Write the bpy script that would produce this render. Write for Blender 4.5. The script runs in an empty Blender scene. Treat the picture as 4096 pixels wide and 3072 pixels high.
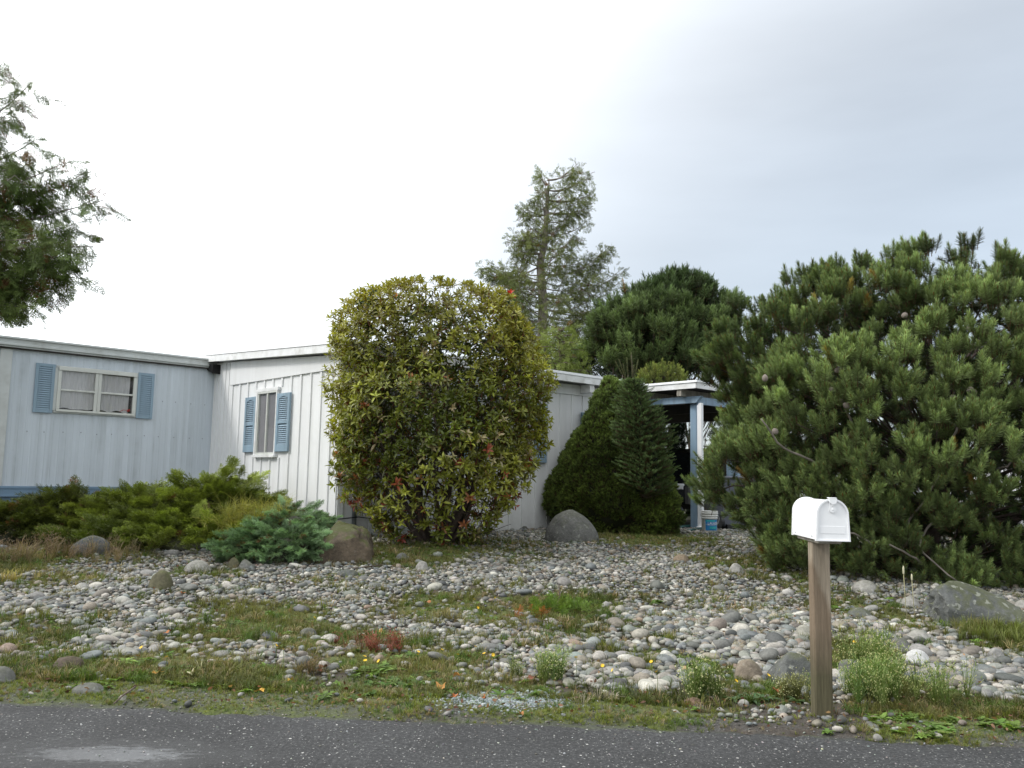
import bpy, math, random
import numpy as np
from mathutils import Vector, Matrix

# ------------------------------------------------------------------ camera, sky, sun, exposure
SC = bpy.context.scene
PITCH, ROLL, FPX, EYE = math.radians(6.4), math.radians(1.1), 3350.0, 1.2
cd = bpy.data.cameras.new("camera"); cam = bpy.data.objects.new("camera", cd)
SC.collection.objects.link(cam); SC.camera = cam
CM = Matrix.Rotation(math.pi/2 + PITCH, 3, 'X') @ Matrix.Rotation(ROLL, 3, 'Z')
cam.matrix_world = Matrix.Translation((0, 0, EYE)) @ CM.to_4x4()
cd.sensor_width = 36.0; cd.lens = FPX/4096*36.0
cd.clip_start = 0.05; cd.clip_end = 3000

SUN_AZ, SUN_EL = math.radians(-100), math.radians(38)      # azimuth from +Y, negative = left
w = bpy.data.worlds.new("World"); SC.world = w; w.use_nodes = True
nt = w.node_tree; nt.nodes.clear(); N = nt.nodes.new; Lk = nt.links.new
def wmath(op, a, b=None, clamp=False):
    n = N('ShaderNodeMath'); n.operation = op; n.use_clamp = clamp
    for k, v in enumerate((a, b)):
        if v is None: continue
        if isinstance(v, (int, float)): n.inputs[k].default_value = v
        else: Lk(v, n.inputs[k])
    return n.outputs[0]
wout = N('ShaderNodeOutputWorld'); tc = N('ShaderNodeTexCoord')
sky = N('ShaderNodeTexSky'); sky.sky_type = 'NISHITA'; sky.sun_disc = False
sky.sun_elevation = SUN_EL; sky.sun_rotation = SUN_AZ
bg1 = N('ShaderNodeBackground'); bg1.inputs[1].default_value = 0.05; Lk(sky.outputs[0], bg1.inputs[0])
dotn = N('ShaderNodeVectorMath'); dotn.operation = 'DOT_PRODUCT'; Lk(tc.outputs['Generated'], dotn.inputs[0])
ga, ge = math.radians(-52), math.radians(38)
dotn.inputs[1].default_value = (math.cos(ge)*math.sin(ga), math.cos(ge)*math.cos(ga), math.sin(ge))
sep = N('ShaderNodeSeparateXYZ'); Lk(tc.outputs['Generated'], sep.inputs[0])
mp = N('ShaderNodeMapping'); mp.inputs['Scale'].default_value = (1.1, 1.1, 4.5); Lk(tc.outputs['Generated'], mp.inputs[0])
cn = N('ShaderNodeTexNoise'); cn.inputs['Scale'].default_value = 1.3; cn.inputs['Detail'].default_value = 5; cn.inputs['Roughness'].default_value = .5
Lk(mp.outputs[0], cn.inputs['Vector'])
g = wmath('POWER', wmath('MAXIMUM', dotn.outputs['Value'], 0.0), 4.2)
glow = wmath('MULTIPLY', g, 2.6)
back = wmath('MULTIPLY', wmath('MAXIMUM', wmath('MULTIPLY', sep.outputs[1], -1.0), 0.0), 0.75)
zen = wmath('MULTIPLY', wmath('POWER', wmath('MAXIMUM', sep.outputs[2], 0.0), 3.0), 1.2)
nz = wmath('MULTIPLY', wmath('SUBTRACT', cn.outputs[0], 0.52), 1.0)
addl = wmath('ADD', wmath('ADD', glow, back), zen)
base = wmath('ADD', 1.0, nz)
vb = N('ShaderNodeVectorMath'); vb.operation = 'SCALE'; vb.inputs[0].default_value = (0.438, 0.482, 0.522); Lk(base, vb.inputs['Scale'])
vg = N('ShaderNodeVectorMath'); vg.operation = 'SCALE'; vg.inputs[0].default_value = (1.03, 1.0, .95); Lk(addl, vg.inputs['Scale'])
va = N('ShaderNodeVectorMath'); va.operation = 'ADD'; Lk(vb.outputs[0], va.inputs[0]); Lk(vg.outputs[0], va.inputs[1])
bg2 = N('ShaderNodeBackground'); bg2.inputs[1].default_value = 1.0; Lk(va.outputs[0], bg2.inputs[0])
ad = N('ShaderNodeAddShader'); Lk(bg1.outputs[0], ad.inputs[0]); Lk(bg2.outputs[0], ad.inputs[1]); Lk(ad.outputs[0], wout.inputs[0])

sl = bpy.data.lights.new("sun", 'SUN'); sl.energy = 1.8; sl.angle = math.radians(10); sl.color = (1.0, .97, .92)
so = bpy.data.objects.new("sun", sl); SC.collection.objects.link(so)
sdir = Vector((math.cos(SUN_EL)*math.sin(SUN_AZ), math.cos(SUN_EL)*math.cos(SUN_AZ), math.sin(SUN_EL)))
so.rotation_euler = sdir.to_track_quat('Z', 'Y').to_euler()
SC.view_settings.view_transform = 'Standard'; SC.view_settings.look = 'None'
SC.view_settings.exposure = 0.0; SC.view_settings.gamma = 1.0
try:
    SC.cycles.use_denoising = True; SC.cycles.denoiser = 'OPENIMAGEDENOISE'
    SC.cycles.max_bounces = 6; SC.cycles.diffuse_bounces = 3; SC.cycles.glossy_bounces = 2
    SC.cycles.transmission_bounces = 3; SC.cycles.transparent_max_bounces = 6
except Exception: pass

# ------------------------------------------------------------------ helpers
rng = np.random.default_rng(7)
random.seed(7)
COL = SC.collection
EYEV = Vector((0, 0, EYE))
def ray(px, py): return CM @ Vector(((px-2048)/FPX, -(py-1536)/FPX, -1.0))
def at(px, py, Y):                       # a point at real distance Y seen at photo pixel (4096 wide)
    d = ray(px, py); return EYEV + d*(Y/d.y)
def yedge(x): return 4.285 - 0.077*x + .035*np.sin(x*2.1+.5) + .02*np.sin(x*5.3) + .012*np.sin(x*13.1)
def sstep(a, b, v):
    t = np.clip((v-a)/(b-a), 0, 1); return t*t*(3-2*t)
def hgt(x, y):
    x = np.asarray(x, float); y = np.asarray(y, float)
    d = y - yedge(x)
    n = .5*np.sin(x*1.7+y*.9)+.5*np.sin(x*.8-y*2.1+1.3)+.3*np.sin(x*4.1+y*3.3)
    nf = .5*np.sin(x*9.1+y*7.7+2*np.sin(y*3))+.5*np.sin(x*12.3-y*10.9)
    return -.03 + .035*sstep(-.04, .12, d) + .29*sstep(.7, 8.5, d) + (.022*n + .006*nf)*sstep(.2, 1.2, d)*(1-sstep(20, 30, y))
def G(px, py):                           # where the view ray of a photo pixel meets the ground
    d = ray(px, py); t = EYE/max(-d.z, 1e-3)
    for _ in range(12):
        p = EYEV + d*t; t = (EYE - float(hgt(p.x, p.y)))/max(-d.z, 1e-3)
    p = EYEV + d*t; return p
def on_ground(x, y, dz=0): return Vector((x, y, float(hgt(x, y)) + dz))

def mesh_obj(name, V, F, mat, parent=None, col=None, smooth=False, mats=None, mi=None):
    me = bpy.data.meshes.new(name)
    if isinstance(F, np.ndarray) and F.ndim == 2:
        V = np.asarray(V, np.float32); k = F.shape[1]; nf = len(F)
        me.vertices.add(len(V)); me.vertices.foreach_set('co', V.ravel())
        me.loops.add(nf*k); me.loops.foreach_set('vertex_index', F.astype(np.int32).ravel())
        me.polygons.add(nf); me.polygons.foreach_set('loop_start', np.arange(0, nf*k, k, dtype=np.int32))
        me.polygons.foreach_set('loop_total', np.full(nf, k, np.int32))
        me.update(calc_edges=True)
    else:
        me.from_pydata([tuple(v) for v in V], [], [tuple(f) for f in F]); me.update()
    if col is not None:
        a = me.color_attributes.new('Col', 'FLOAT_COLOR', 'POINT')
        c = np.ones((len(V), 4), np.float32); c[:, :3] = col; a.data.foreach_set('color', c.ravel())
    if smooth: me.polygons.foreach_set('use_smooth', np.ones(len(me.polygons), bool))
    for m in (mats or [mat]): me.materials.append(m)
    if mi is not None: me.polygons.foreach_set('material_index', np.asarray(mi, np.int32))
    o = bpy.data.objects.new(name, me); COL.objects.link(o)
    if parent is not None: o.parent = parent
    return o
def tag(o, label=None, cat=None, group=None, kind=None):
    if label: o['label'] = label
    if cat: o['category'] = cat
    if group: o['group'] = group
    if kind: o['kind'] = kind
    return o
def empty(name, loc, rz=0.0, label=None, cat=None, group=None):
    o = bpy.data.objects.new(name, None); COL.objects.link(o); o.location = loc; o.rotation_euler = (0, 0, rz)
    o.empty_display_size = .2
    return tag(o, label, cat, group)

class MB:                                # collects boxes, tubes and prisms into ONE mesh
    def __init__(s): s.V = []; s.F = []
    def add(s, V, F):
        b = len(s.V); s.V += [tuple(v) for v in V]; s.F += [tuple(b+i for i in f) for f in F]; return s
    def box(s, x0, x1, y0, y1, z0, z1, b=0.0):
        if b <= 0:
            V = [(x, y, z) for z in (z0, z1) for y in (y0, y1) for x in (x0, x1)]
            return s.add(V, [(0,2,3,1),(4,5,7,6),(0,1,5,4),(2,6,7,3),(0,4,6,2),(1,3,7,5)])
        V = []; cx, cy, cz = (x0+x1)/2, (y0+y1)/2, (z0+z1)/2; hx, hy, hz = (x1-x0)/2, (y1-y0)/2, (z1-z0)/2
        b = min(b, hx*.9, hy*.9, hz*.9); idx = {}
        for sx in (-1, 1):
            for sy in (-1, 1):
                for sz in (-1, 1):
                    for a in range(3):
                        p = [hx-b, hy-b, hz-b]; p[a] += b
                        idx[(sx, sy, sz, a)] = len(V); V.append((cx+sx*p[0], cy+sy*p[1], cz+sz*p[2]))
        F = []
        for a in range(3):
            for sg in (-1, 1):
                q = []
                for (s1, s2) in ((-1,-1),(1,-1),(1,1),(-1,1)):
                    k = [0,0,0]; k[a] = sg; k[(a+1)%3] = s1; k[(a+2)%3] = s2; q.append(idx[(*k, a)])
                F.append(q if sg > 0 else q[::-1])
        for a in range(3):               # edge strips
            b1, b2 = (a+1)%3, (a+2)%3
            for s1 in (-1, 1):
                for s2 in (-1, 1):
                    def kk(sa, ax):
                        k = [0,0,0]; k[a] = sa; k[b1] = s1; k[b2] = s2; return idx[(*k, ax)]
                    q = [kk(-1, b1), kk(1, b1), kk(1, b2), kk(-1, b2)]
                    F.append(q if s1*s2 > 0 else q[::-1])
        for sx in (-1, 1):
            for sy in (-1, 1):
                for sz in (-1, 1):
                    q = [idx[(sx, sy, sz, a)] for a in range(3)]
                    F.append(q if sx*sy*sz > 0 else q[::-1])
        return s.add(V, F)
    def prism(s, poly, axis, a0, a1):    # poly of 2-D points extruded along axis
        n = len(poly); V = []
        for a in (a0, a1):
            for (p, q) in poly:
                V.append({'x': (a, p, q), 'y': (p, a, q), 'z': (p, q, a)}[axis])
        F = [tuple(range(n))[::-1], tuple(range(n, 2*n))] + [(i, (i+1) % n, n+(i+1) % n, n+i) for i in range(n)]
        return s.add(V, F)
    def tube(s, pts, rad, n=8, cap=True):
        pts = [Vector(p) for p in pts]; R = rad if hasattr(rad, '__len__') else [rad]*len(pts); V = []; F = []
        up = None
        for i, p in enumerate(pts):
            t = (pts[min(i+1, len(pts)-1)] - pts[max(i-1, 0)]).normalized()
            if up is None: up = t.orthogonal().normalized()
            up = (up - t*up.dot(t)).normalized(); sd = t.cross(up)
            for k in range(n):
                a = 2*math.pi*k/n; V.append(p + (up*math.cos(a) + sd*math.sin(a))*R[i])
        for i in range(len(pts)-1):
            for k in range(n): F.append((i*n+k, i*n+(k+1) % n, (i+1)*n+(k+1) % n, (i+1)*n+k))
        if cap: F += [tuple(range(n))[::-1], tuple(range((len(pts)-1)*n, len(pts)*n))]
        return s.add(V, F)
    def lathe(s, prof, c, n=24):         # profile (r, z) round a vertical axis at c
        V = []; F = []
        for (r, z) in prof:
            for k in range(n): a = 2*math.pi*k/n; V.append((c[0]+r*math.cos(a), c[1]+r*math.sin(a), c[2]+z))
        for i in range(len(prof)-1):
            for k in range(n): F.append((i*n+k, i*n+(k+1) % n, (i+1)*n+(k+1) % n, (i+1)*n+k))
        F += [tuple(range(n))[::-1], tuple(range((len(prof)-1)*n, len(prof)*n))]
        return s.add(V, F)
    def build(s, name, mat, parent=None, smooth=False): return mesh_obj(name, s.V, s.F, mat, parent, smooth=smooth)

# ------------------------------------------------------------------ materials
def newmat(name):
    m = bpy.data.materials.new(name); m.use_nodes = True; t = m.node_tree; t.nodes.clear()
    o = t.nodes.new('ShaderNodeOutputMaterial'); p = t.nodes.new('ShaderNodeBsdfPrincipled'); t.links.new(p.outputs[0], o.inputs[0])
    return m, t, p, o
class NT:
    def __init__(s, t): s.t = t; s.o = t.nodes.new('ShaderNodeTexCoord').outputs['Object']
    def n(s, typ, **k):
        x = s.t.nodes.new(typ)
        for a, b in k.items(): setattr(x, a, b)
        return x
    def set(s, inp, v):
        if isinstance(v, bpy.types.NodeSocket): s.t.links.new(v, inp)
        else:
            if isinstance(v, tuple) and len(v) == 3 and inp.type == 'RGBA': v = (*v, 1)
            inp.default_value = v
    def noise(s, scale, detail=4, rough=.55, stretch=None, vec=None, dist=0.0):
        v = vec or s.o
        if stretch:
            m = s.n('ShaderNodeMapping'); s.set(m.inputs[0], v); m.inputs['Scale'].default_value = stretch; v = m.outputs[0]
        x = s.n('ShaderNodeTexNoise'); s.set(x.inputs['Vector'], v); x.inputs['Scale'].default_value = scale
        x.inputs['Detail'].default_value = detail; x.inputs['Roughness'].default_value = rough; x.inputs['Distortion'].default_value = dist
        return x.outputs[0]
    def ramp(s, fac, stops, interp='LINEAR'):
        r = s.n('ShaderNodeValToRGB'); s.set(r.inputs[0], fac); r.color_ramp.interpolation = interp
        e = r.color_ramp.elements
        while len(e) < len(stops): e.new(.5)
        for k, (p, c) in enumerate(stops):
            e[k].position = p; e[k].color = (*c, 1) if isinstance(c, tuple) else (c, c, c, 1)
        return r.outputs[0]
    def mix(s, f, a, b, mode='MIX'):
        x = s.n('ShaderNodeMix', data_type='RGBA', blend_type=mode); s.set(x.inputs[0], f); s.set(x.inputs[6], a); s.set(x.inputs[7], b)
        return x.outputs[2]
    def math(s, op, a, b=0.0, clamp=False):
        x = s.n('ShaderNodeMath', operation=op, use_clamp=clamp); s.set(x.inputs[0], a); s.set(x.inputs[1], b); return x.outputs[0]
    def bump(s, h, st, dist=.01, normal=None):
        x = s.n('ShaderNodeBump'); x.inputs['Strength'].default_value = st; x.inputs['Distance'].default_value = dist
        s.set(x.inputs['Height'], h)
        if normal is not None: s.set(x.inputs['Normal'], normal)
        return x.outputs[0]
    def sepxyz(s, v=None):
        x = s.n('ShaderNodeSeparateXYZ'); s.set(x.inputs[0], v or s.o); return x.outputs
def simple(name, c, rough=.6, var=.12, nscale=8, bump=.15, bscale=60, metal=0.0, stretch=None, spec=.5):
    m, t, p, o = newmat(name); q = NT(t)
    n1 = q.noise(nscale, 5, .6, stretch)
    lo = tuple(x*(1-var) for x in c); hi = tuple(min(1, x*(1+var)) for x in c)
    q.set(p.inputs['Base Color'], q.ramp(n1, [(.3, lo), (.7, hi)]))
    p.inputs['Roughness'].default_value = rough; p.inputs['Metallic'].default_value = metal
    p.inputs['Specular IOR Level'].default_value = spec
    if bump: q.set(p.inputs['Normal'], q.bump(q.noise(bscale, 3, .6, stretch), bump, .004))
    return m
def painted(name, c, dirt=(.30,.29,.25), amt=.5, rough=.55, streak=(5, 5, .35), base_z=None, ribs=None):
    """paint weathered by rain streaks and patches of grime"""
    m, t, p, o = newmat(name); q = NT(t)
    st = q.noise(1.6, 6, .62, streak); bl = q.noise(2.3, 5, .6); fine = q.noise(28, 4, .7, (1, 1, .25))
    f = q.math('MULTIPLY', q.ramp(st, [(.42, 0.0), (.70, 1.0)]), q.ramp(bl, [(.35, .2), (.65, 1.0)]))
    f = q.math('MULTIPLY', f, amt, True)
    sp = q.math('MULTIPLY', q.ramp(fine, [(.64, 0.0), (.76, 1.0)]), amt*.35)
    f = q.math('ADD', f, sp, True)
    if base_z is not None:
        z = q.sepxyz()[2]
        g = q.math('MULTIPLY', q.math('SUBTRACT', base_z, z), 2.2, True)
        g = q.math('MULTIPLY', g, q.ramp(q.noise(6, 5, .7), [(.3, .2), (.65, .9)]), True)
        f = q.math('MAXIMUM', f, q.math('MULTIPLY', g, .6))
    c2 = q.mix(q.ramp(bl, [(.3, 0.0), (.7, 1.0)]), tuple(x*.95 for x in c), tuple(min(1, x*1.04) for x in c))
    q.set(p.inputs['Base Color'], q.mix(f, c2, dirt)); p.inputs['Roughness'].default_value = rough
    q.set(p.inputs['Normal'], q.bump(q.noise(45, 4, .6, (1, 1, .2)), .18, .004))
    return m
M = {}
M['white'] = painted('white_painted_board', (.80,.81,.81), (.42,.42,.38), .30, base_z=.75)
M['white_trim'] = painted('white_trim_paint', (.78,.79,.79), (.33,.32,.27), .6, streak=(3,3,3))
M['blue_siding'] = painted('pale_blue_siding', (.57,.63,.685), (.35,.39,.41), .85, rough=.5, streak=(4.5, 4.5, .09))
M['skirt'] = painted('blue_grey_skirting', (.17,.27,.38), (.12,.14,.15), .5)
M['shutter'] = painted('blue_shutter_paint', (.25,.355,.44), (.10,.13,.15), .7, rough=.6)
M['post_blue'] = painted('weathered_blue_paint', (.24,.35,.46), (.13,.15,.16), .75, streak=(9, 9, .3))
M['grey_trim'] = painted('grey_metal_trim', (.56,.59,.58), (.25,.25,.22), .5, rough=.4, streak=(3, 3, 3))
M['frame'] = painted('window_frame_aluminium', (.62,.64,.60), (.30,.29,.26), .5, rough=.4)
M['dark_wood'] = simple('dark_stained_wood', (.035,.03,.026), .8, .3, 10, .3, 50, stretch=(1,1,.2))
M['grey_wood'] = simple('weathered_grey_wood', (.28,.26,.22), .85, .4, 14, .5, 70, stretch=(1,1,.3))
M['black'] = simple('black_gap', (.012,.012,.012), .9, .1, 4, 0)
M['white_metal'] = simple('white_enamel', (.86,.87,.88), .3, .03, 5, .04, 30)
M['galv'] = simple('galvanised_pipe', (.36,.40,.42), .4, .15, 9, .05, 40, metal=.7)
M['curtain'] = simple('sheer_curtain', (.46,.455,.455), .9, .12, 5, .1, 80, stretch=(6, 6, .5))
M['room'] = simple('dim_room', (.03,.03,.033), .9, .2, 3, 0)
M['blind'] = simple('closed_blind', (.22,.21,.215), .8, .1, 4, 0)
M['plastic_white'] = simple('white_bucket_plastic', (.70,.70,.66), .4, .06, 12, 0)
M['plastic_black'] = simple('black_plastic', (.015,.016,.018), .45, .2, 12, .1, 60)
M['bin_grey'] = simple('grey_bin_plastic', (.12,.13,.16), .5, .1, 12, .05, 60)
M['label_blue'] = simple('blue_label_print', (.02,.22,.52), .35, .08, 12, 0)
M['label_teal'] = simple('teal_label_print', (.04,.42,.45), .35, .08, 12, 0)
M['letter_white'] = simple('white_lettering', (.8,.8,.8), .4, .02, 12, 0)
M['pipe_green'] = simple('green_hose_plastic', (.02,.075,.07), .5, .2, 12, .05, 60)
M['tarp'] = simple('black_bag_plastic', (.02,.021,.024), .35, .4, 12, .8, 18)
M['car_black'] = simple('black_car_paint', (.008,.009,.011), .18, .1, 2, 0)
M['car_white'] = simple('white_car_paint', (.75,.76,.77), .22, .03, 2, 0)
M['tyre'] = simple('tyre_rubber', (.02,.02,.02), .85, .2, 20, .2, 90)
M['red'] = simple('red_decoration', (.45,.02,.02), .5, .2, 12, 0)
M['pale_wall'] = painted('pale_neighbour_wall', (.62,.64,.66), (.35,.35,.33), .4)
M['roof_grey'] = simple('grey_roof', (.35,.36,.37), .8, .15, 5, .2, 40)
def glass(name, tint=(.02,.025,.03), refl=.9):
    m, t, p, o = newmat(name); q = NT(t); t.nodes.remove(p)
    tr = q.n('ShaderNodeBsdfTransparent'); tr.inputs[0].default_value = (.94,.95,.96,1)
    gl = q.n('ShaderNodeBsdfGlossy'); gl.inputs['Roughness'].default_value = .03
    q.set(gl.inputs['Normal'], q.bump(q.noise(2.5, 2), .08, .02))
    fr = q.n('ShaderNodeLayerWeight'); fr.inputs[0].default_value = .5
    mx = q.n('ShaderNodeMixShader'); q.set(mx.inputs[0], q.math('ADD', q.math('MULTIPLY', q.math('POWER', fr.outputs['Facing'], 3.5), .6), .05)); t.links.new(tr.outputs[0], mx.inputs[1]); t.links.new(gl.outputs[0], mx.inputs[2])
    t.links.new(mx.outputs[0], o.inputs[0]); return m
M['glass'] = glass('window_glass')
def darkglass():
    m, t, p, o = newmat('tinted_car_glass'); p.inputs['Base Color'].default_value = (.01,.013,.015,1); p.inputs['Roughness'].default_value = .05; return m
M['car_glass'] = darkglass()

def foliage(name, rough=.55, trans=.22, spec=.35):
    m, t, p, o = newmat(name); q = NT(t)
    a = q.n('ShaderNodeAttribute', attribute_name='Col')
    p.inputs['Roughness'].default_value = rough; p.inputs['Specular IOR Level'].default_value = spec
    q.set(p.inputs['Base Color'], a.outputs['Color'])
    if trans:
        tb = q.n('ShaderNodeBsdfTranslucent'); q.set(tb.inputs[0], q.mix(1.0, a.outputs['Color'], (1.25, 1.3, .6), 'MULTIPLY'))
        mx = q.n('ShaderNodeMixShader'); mx.inputs[0].default_value = trans
        t.links.new(p.outputs[0], mx.inputs[1]); t.links.new(tb.outputs[0], mx.inputs[2]); t.links.new(mx.outputs[0], o.inputs[0])
    return m
M['needle'] = foliage('conifer_needles', .6, .15)
M['leaf'] = foliage('glossy_leaves', .36, .25, .5)
M['grass'] = foliage('grass_blades', .6, .3)
def bark(name, c):
    m, t, p, o = newmat(name); q = NT(t)
    n1 = q.noise(14, 6, .7, (1, 1, .3))
    q.set(p.inputs['Base Color'], q.ramp(n1, [(.3, tuple(x*.5 for x in c)), (.7, tuple(x*1.3 for x in c))]))
    p.inputs['Roughness'].default_value = .9; q.set(p.inputs['Normal'], q.bump(n1, .7, .02)); return m
M['bark'] = bark('grey_brown_bark', (.14,.11,.085)); M['bark_dark'] = bark('dark_bark', (.07,.05,.04)); M['bark_grey'] = bark('pale_grey_bark', (.24,.21,.18))
def stone_mat(name, objcol):
    m, t, p, o = newmat(name); q = NT(t)
    if objcol: c = q.n('ShaderNodeObjectInfo').outputs['Color']
    else: c = q.n('ShaderNodeAttribute', attribute_name='Col').outputs['Color']
    geo = q.n('ShaderNodeNewGeometry').outputs['Position']
    n1 = q.noise(70, 5, .7, vec=geo); n2 = q.noise(16, 3, .5, vec=geo)
    c = q.mix(.75, c, q.ramp(n1, [(.3, .55), (.7, 1.4)]), 'MULTIPLY')
    c = q.mix(.5, c, q.ramp(n2, [(.35, .6), (.65, 1.35)]), 'MULTIPLY')
    q.set(p.inputs['Base Color'], c); p.inputs['Roughness'].default_value = .62
    q.set(p.inputs['Normal'], q.bump(n1, .3, .004)); return m
M['cobble'] = stone_mat('river_cobble_single', True); M['pebbles'] = stone_mat('river_cobble_bed', False)
def rock_mat(name, c1, c2, moss=.5, lichen=.3, mossc=(.075,.085,.02)):
    m, t, p, o = newmat(name); q = NT(t)
    n1 = q.noise(5, 8, .68); n2 = q.noise(26, 6, .7); n3 = q.noise(9, 5, .6, dist=.6)
    c = q.ramp(n1, [(.28, c1), (.5, tuple((a+b)/2 for a, b in zip(c1, c2))), (.72, c2)])
    c = q.mix(.6, c, q.ramp(n2, [(.3, .5), (.7, 1.45)]), 'MULTIPLY')
    nz = q.sepxyz(q.n('ShaderNodeNewGeometry').outputs['Normal'])[2]
    mf = q.math('MULTIPLY', q.ramp(q.math('ADD', q.math('MULTIPLY', nz, .35), n3), [(.62, 0.0), (.8, 1.0)]), moss)
    c = q.mix(mf, c, mossc)
    c = q.mix(q.math('MULTIPLY', q.ramp(q.noise(18, 3, .5), [(.62, 0.0), (.66, 1.0)]), lichen), c, (.42,.43,.38))
    q.set(p.inputs['Base Color'], c); p.inputs['Roughness'].default_value = .85
    q.set(p.inputs['Normal'], q.bump(q.math('ADD', n1, q.math('MULTIPLY', n2, .4)), .9, .03)); return m

# ------------------------------------------------------------------ scattering
def basis(D, spin):                      # rotation matrices whose z axis is D
    D = D/np.maximum(np.linalg.norm(D, axis=1, keepdims=True), 1e-9)
    ref = np.where(np.abs(D[:, 2:3]) < .95, np.array([[0, 0, 1.]]), np.array([[1., 0, 0]]))
    X = np.cross(ref, D); X /= np.linalg.norm(X, axis=1, keepdims=True); Y = np.cross(D, X)
    c, s = np.cos(spin)[:, None], np.sin(spin)[:, None]
    return np.stack([X*c + Y*s, -X*s + Y*c, D], axis=2)
def flatbasis(D, roll):                  # z along D, y kept as upright as can be (for flat sprays), rolled a little
    return basis(D, np.pi*0 + roll)
def scatter(T, P, R, S, C):
    """T = (verts, tris, tint, fixed, mask); returns merged arrays"""
    V, F, tint, fix, msk = T; n = len(P)
    S = np.asarray(S, float); S = S[:, None, None] if S.ndim == 1 else S[:, None, :]
    W = np.einsum('nij,nvj->nvi', R, V[None]*S) + P[:, None, :]
    FF = F[None] + (np.arange(n)*len(V))[:, None, None]
    CC = C[:, None, :]*tint[None, :, None]*(1-msk[None, :, None]) + fix[None]*msk[None, :, None]
    return W.reshape(-1, 3), FF.reshape(-1, F.shape[1]), CC.reshape(-1, 3)
def merge(parts):
    V = []; F = []; C = []; b = 0
    for v, f, c in parts: V.append(v); F.append(f+b); C.append(c); b += len(v)
    return np.concatenate(V), np.concatenate(F), np.concatenate(C)
class TB:
    def __init__(s): s.V = []; s.F = []; s.t = []; s.f = []; s.m = []
    def tri(s, pts, tint=1.0, fix=None, faces=None):
        b = len(s.V); s.V += [tuple(p) for p in pts]
        tt = tint if hasattr(tint, '__len__') else [tint]*len(pts)
        s.t += list(tt); s.f += [fix or (0, 0, 0)]*len(pts); s.m += [1.0 if fix else 0.0]*len(pts)
        for f in (faces or [(0, 1, 2)]): s.F.append(tuple(b+i for i in f))
    def strip(s, a, b, w, side, tint=1.0, fix=None, tip=.25):
        a = np.array(a, float); b = np.array(b, float); sd = np.array(side, float); sd /= max(np.linalg.norm(sd), 1e-9)
        s.tri([a-sd*w/2, a+sd*w/2, b+sd*w/2*tip, b-sd*w/2*tip], tint, fix, [(0, 1, 2), (0, 2, 3)])
    def done(s): return (np.array(s.V, float), np.array(s.F, int), np.array(s.t, float), np.array(s.f, float), np.array(s.m, float))
R_ = random.Random(11)
def T_shoot(n=70, L=.13, nl=.055, wd=.0035, a0=75, a1=22, bud=(.30,.13,.05), stem=(.12,.075,.04)):
    b = TB()
    for i in range(n):
        u = (i+.5)/n; ph = i*2.39996 + R_.uniform(-.3, .3); a = math.radians(a0+(a1-a0)*u + R_.uniform(-9, 9)); l = nl*R_.uniform(.8, 1.15)*(1-.15*u)
        d = np.array([math.sin(a)*math.cos(ph), math.sin(a)*math.sin(ph), math.cos(a)]); p = np.array([0, 0, L*u])
        sd = np.cross(d, [math.cos(ph*3), math.sin(ph*2), .4]); sd /= np.linalg.norm(sd)
        k = R_.uniform(.75, 1.3)*(.45+.85*u)  # crown shade in the colour: needles darker at shoot base, brighter at tip
        b.tri([p-sd*wd/2, p+sd*wd/2, p+d*l+sd*wd*.22, p+d*l-sd*wd*.22], [k*.8, k*.8, k*1.12, k*1.12], None, [(0,1,2),(0,2,3)])
    for k in range(3):
        a = 2*math.pi*k/3; b.strip((0, 0, -.05), (0, 0, L), .007, (math.cos(a), math.sin(a), 0), 1, stem, .6)
    if bud:
        for k in range(4):
            a = 2*math.pi*k/4; b.strip((0, 0, L*.9), (0, 0, L+.024), .017, (math.cos(a), math.sin(a), 0), 1, bud, .2)
    return b.done()
def T_spray(nside=12, L=.2, ang=48, sub=4, wd=.007, up=.25, curve=0.0, stemc=(.10,.07,.04)):
    """flat feathery branchlet of a juniper or cypress, z = its axis, spread mostly in x"""
    b = TB(); ax = lambda u: np.array([0, curve*u*u*L, L*u])
    for i in range(nside):
        u = .08 + .9*(i+.5)/nside; sgn = 1 if i % 2 else -1; a = math.radians(ang*(1-.35*u)+R_.uniform(-8, 8))
        l = L*.5*(1-u)**.65*R_.uniform(.75, 1.15)+.012; el = R_.uniform(-up, up)
        d = np.array([sgn*math.sin(a), el, math.cos(a)]); d /= np.linalg.norm(d); p = ax(u); k = R_.uniform(.75, 1.15)
        b.strip(p, p+d*l, wd, (R_.uniform(-.4, .4), R_.uniform(.2, 1), 0) if i % 3 == 0 else (d[2], 0, -d[0]), [k*.8, k*.8, k*1.2, k*1.2])
        for j in range(sub):
            v = (j+1)/(sub+1); s2 = 1 if j % 2 else -1; a2 = a+math.radians(s2*38*sgn)*1.0
            d2 = np.array([sgn*math.sin(a2) if abs(a2) < 3 else 0, el+R_.uniform(-.5, .5), math.cos(a2)]); d2 /= np.linalg.norm(d2)
            l2 = l*(.55*(1-v)+.18)+.006; q = p+d*l*v; k2 = k*R_.uniform(.85, 1.2)
            b.strip(q, q+d2*l2, wd*.95, np.cross(d2, [R_.uniform(-.5, .5), 1, R_.uniform(-.5, .5)]), [k2*.85, k2*.85, k2*1.25, k2*1.25], None, .4)
    b.strip((0, 0, -.04), ax(1.0), .006, (1, 0, 0), [.8, .8, 1.2, 1.2]); b.strip((0, 0, -.05), ax(.6), .005, (0, 1, 0), 1, stemc)
    return b.done()
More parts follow.
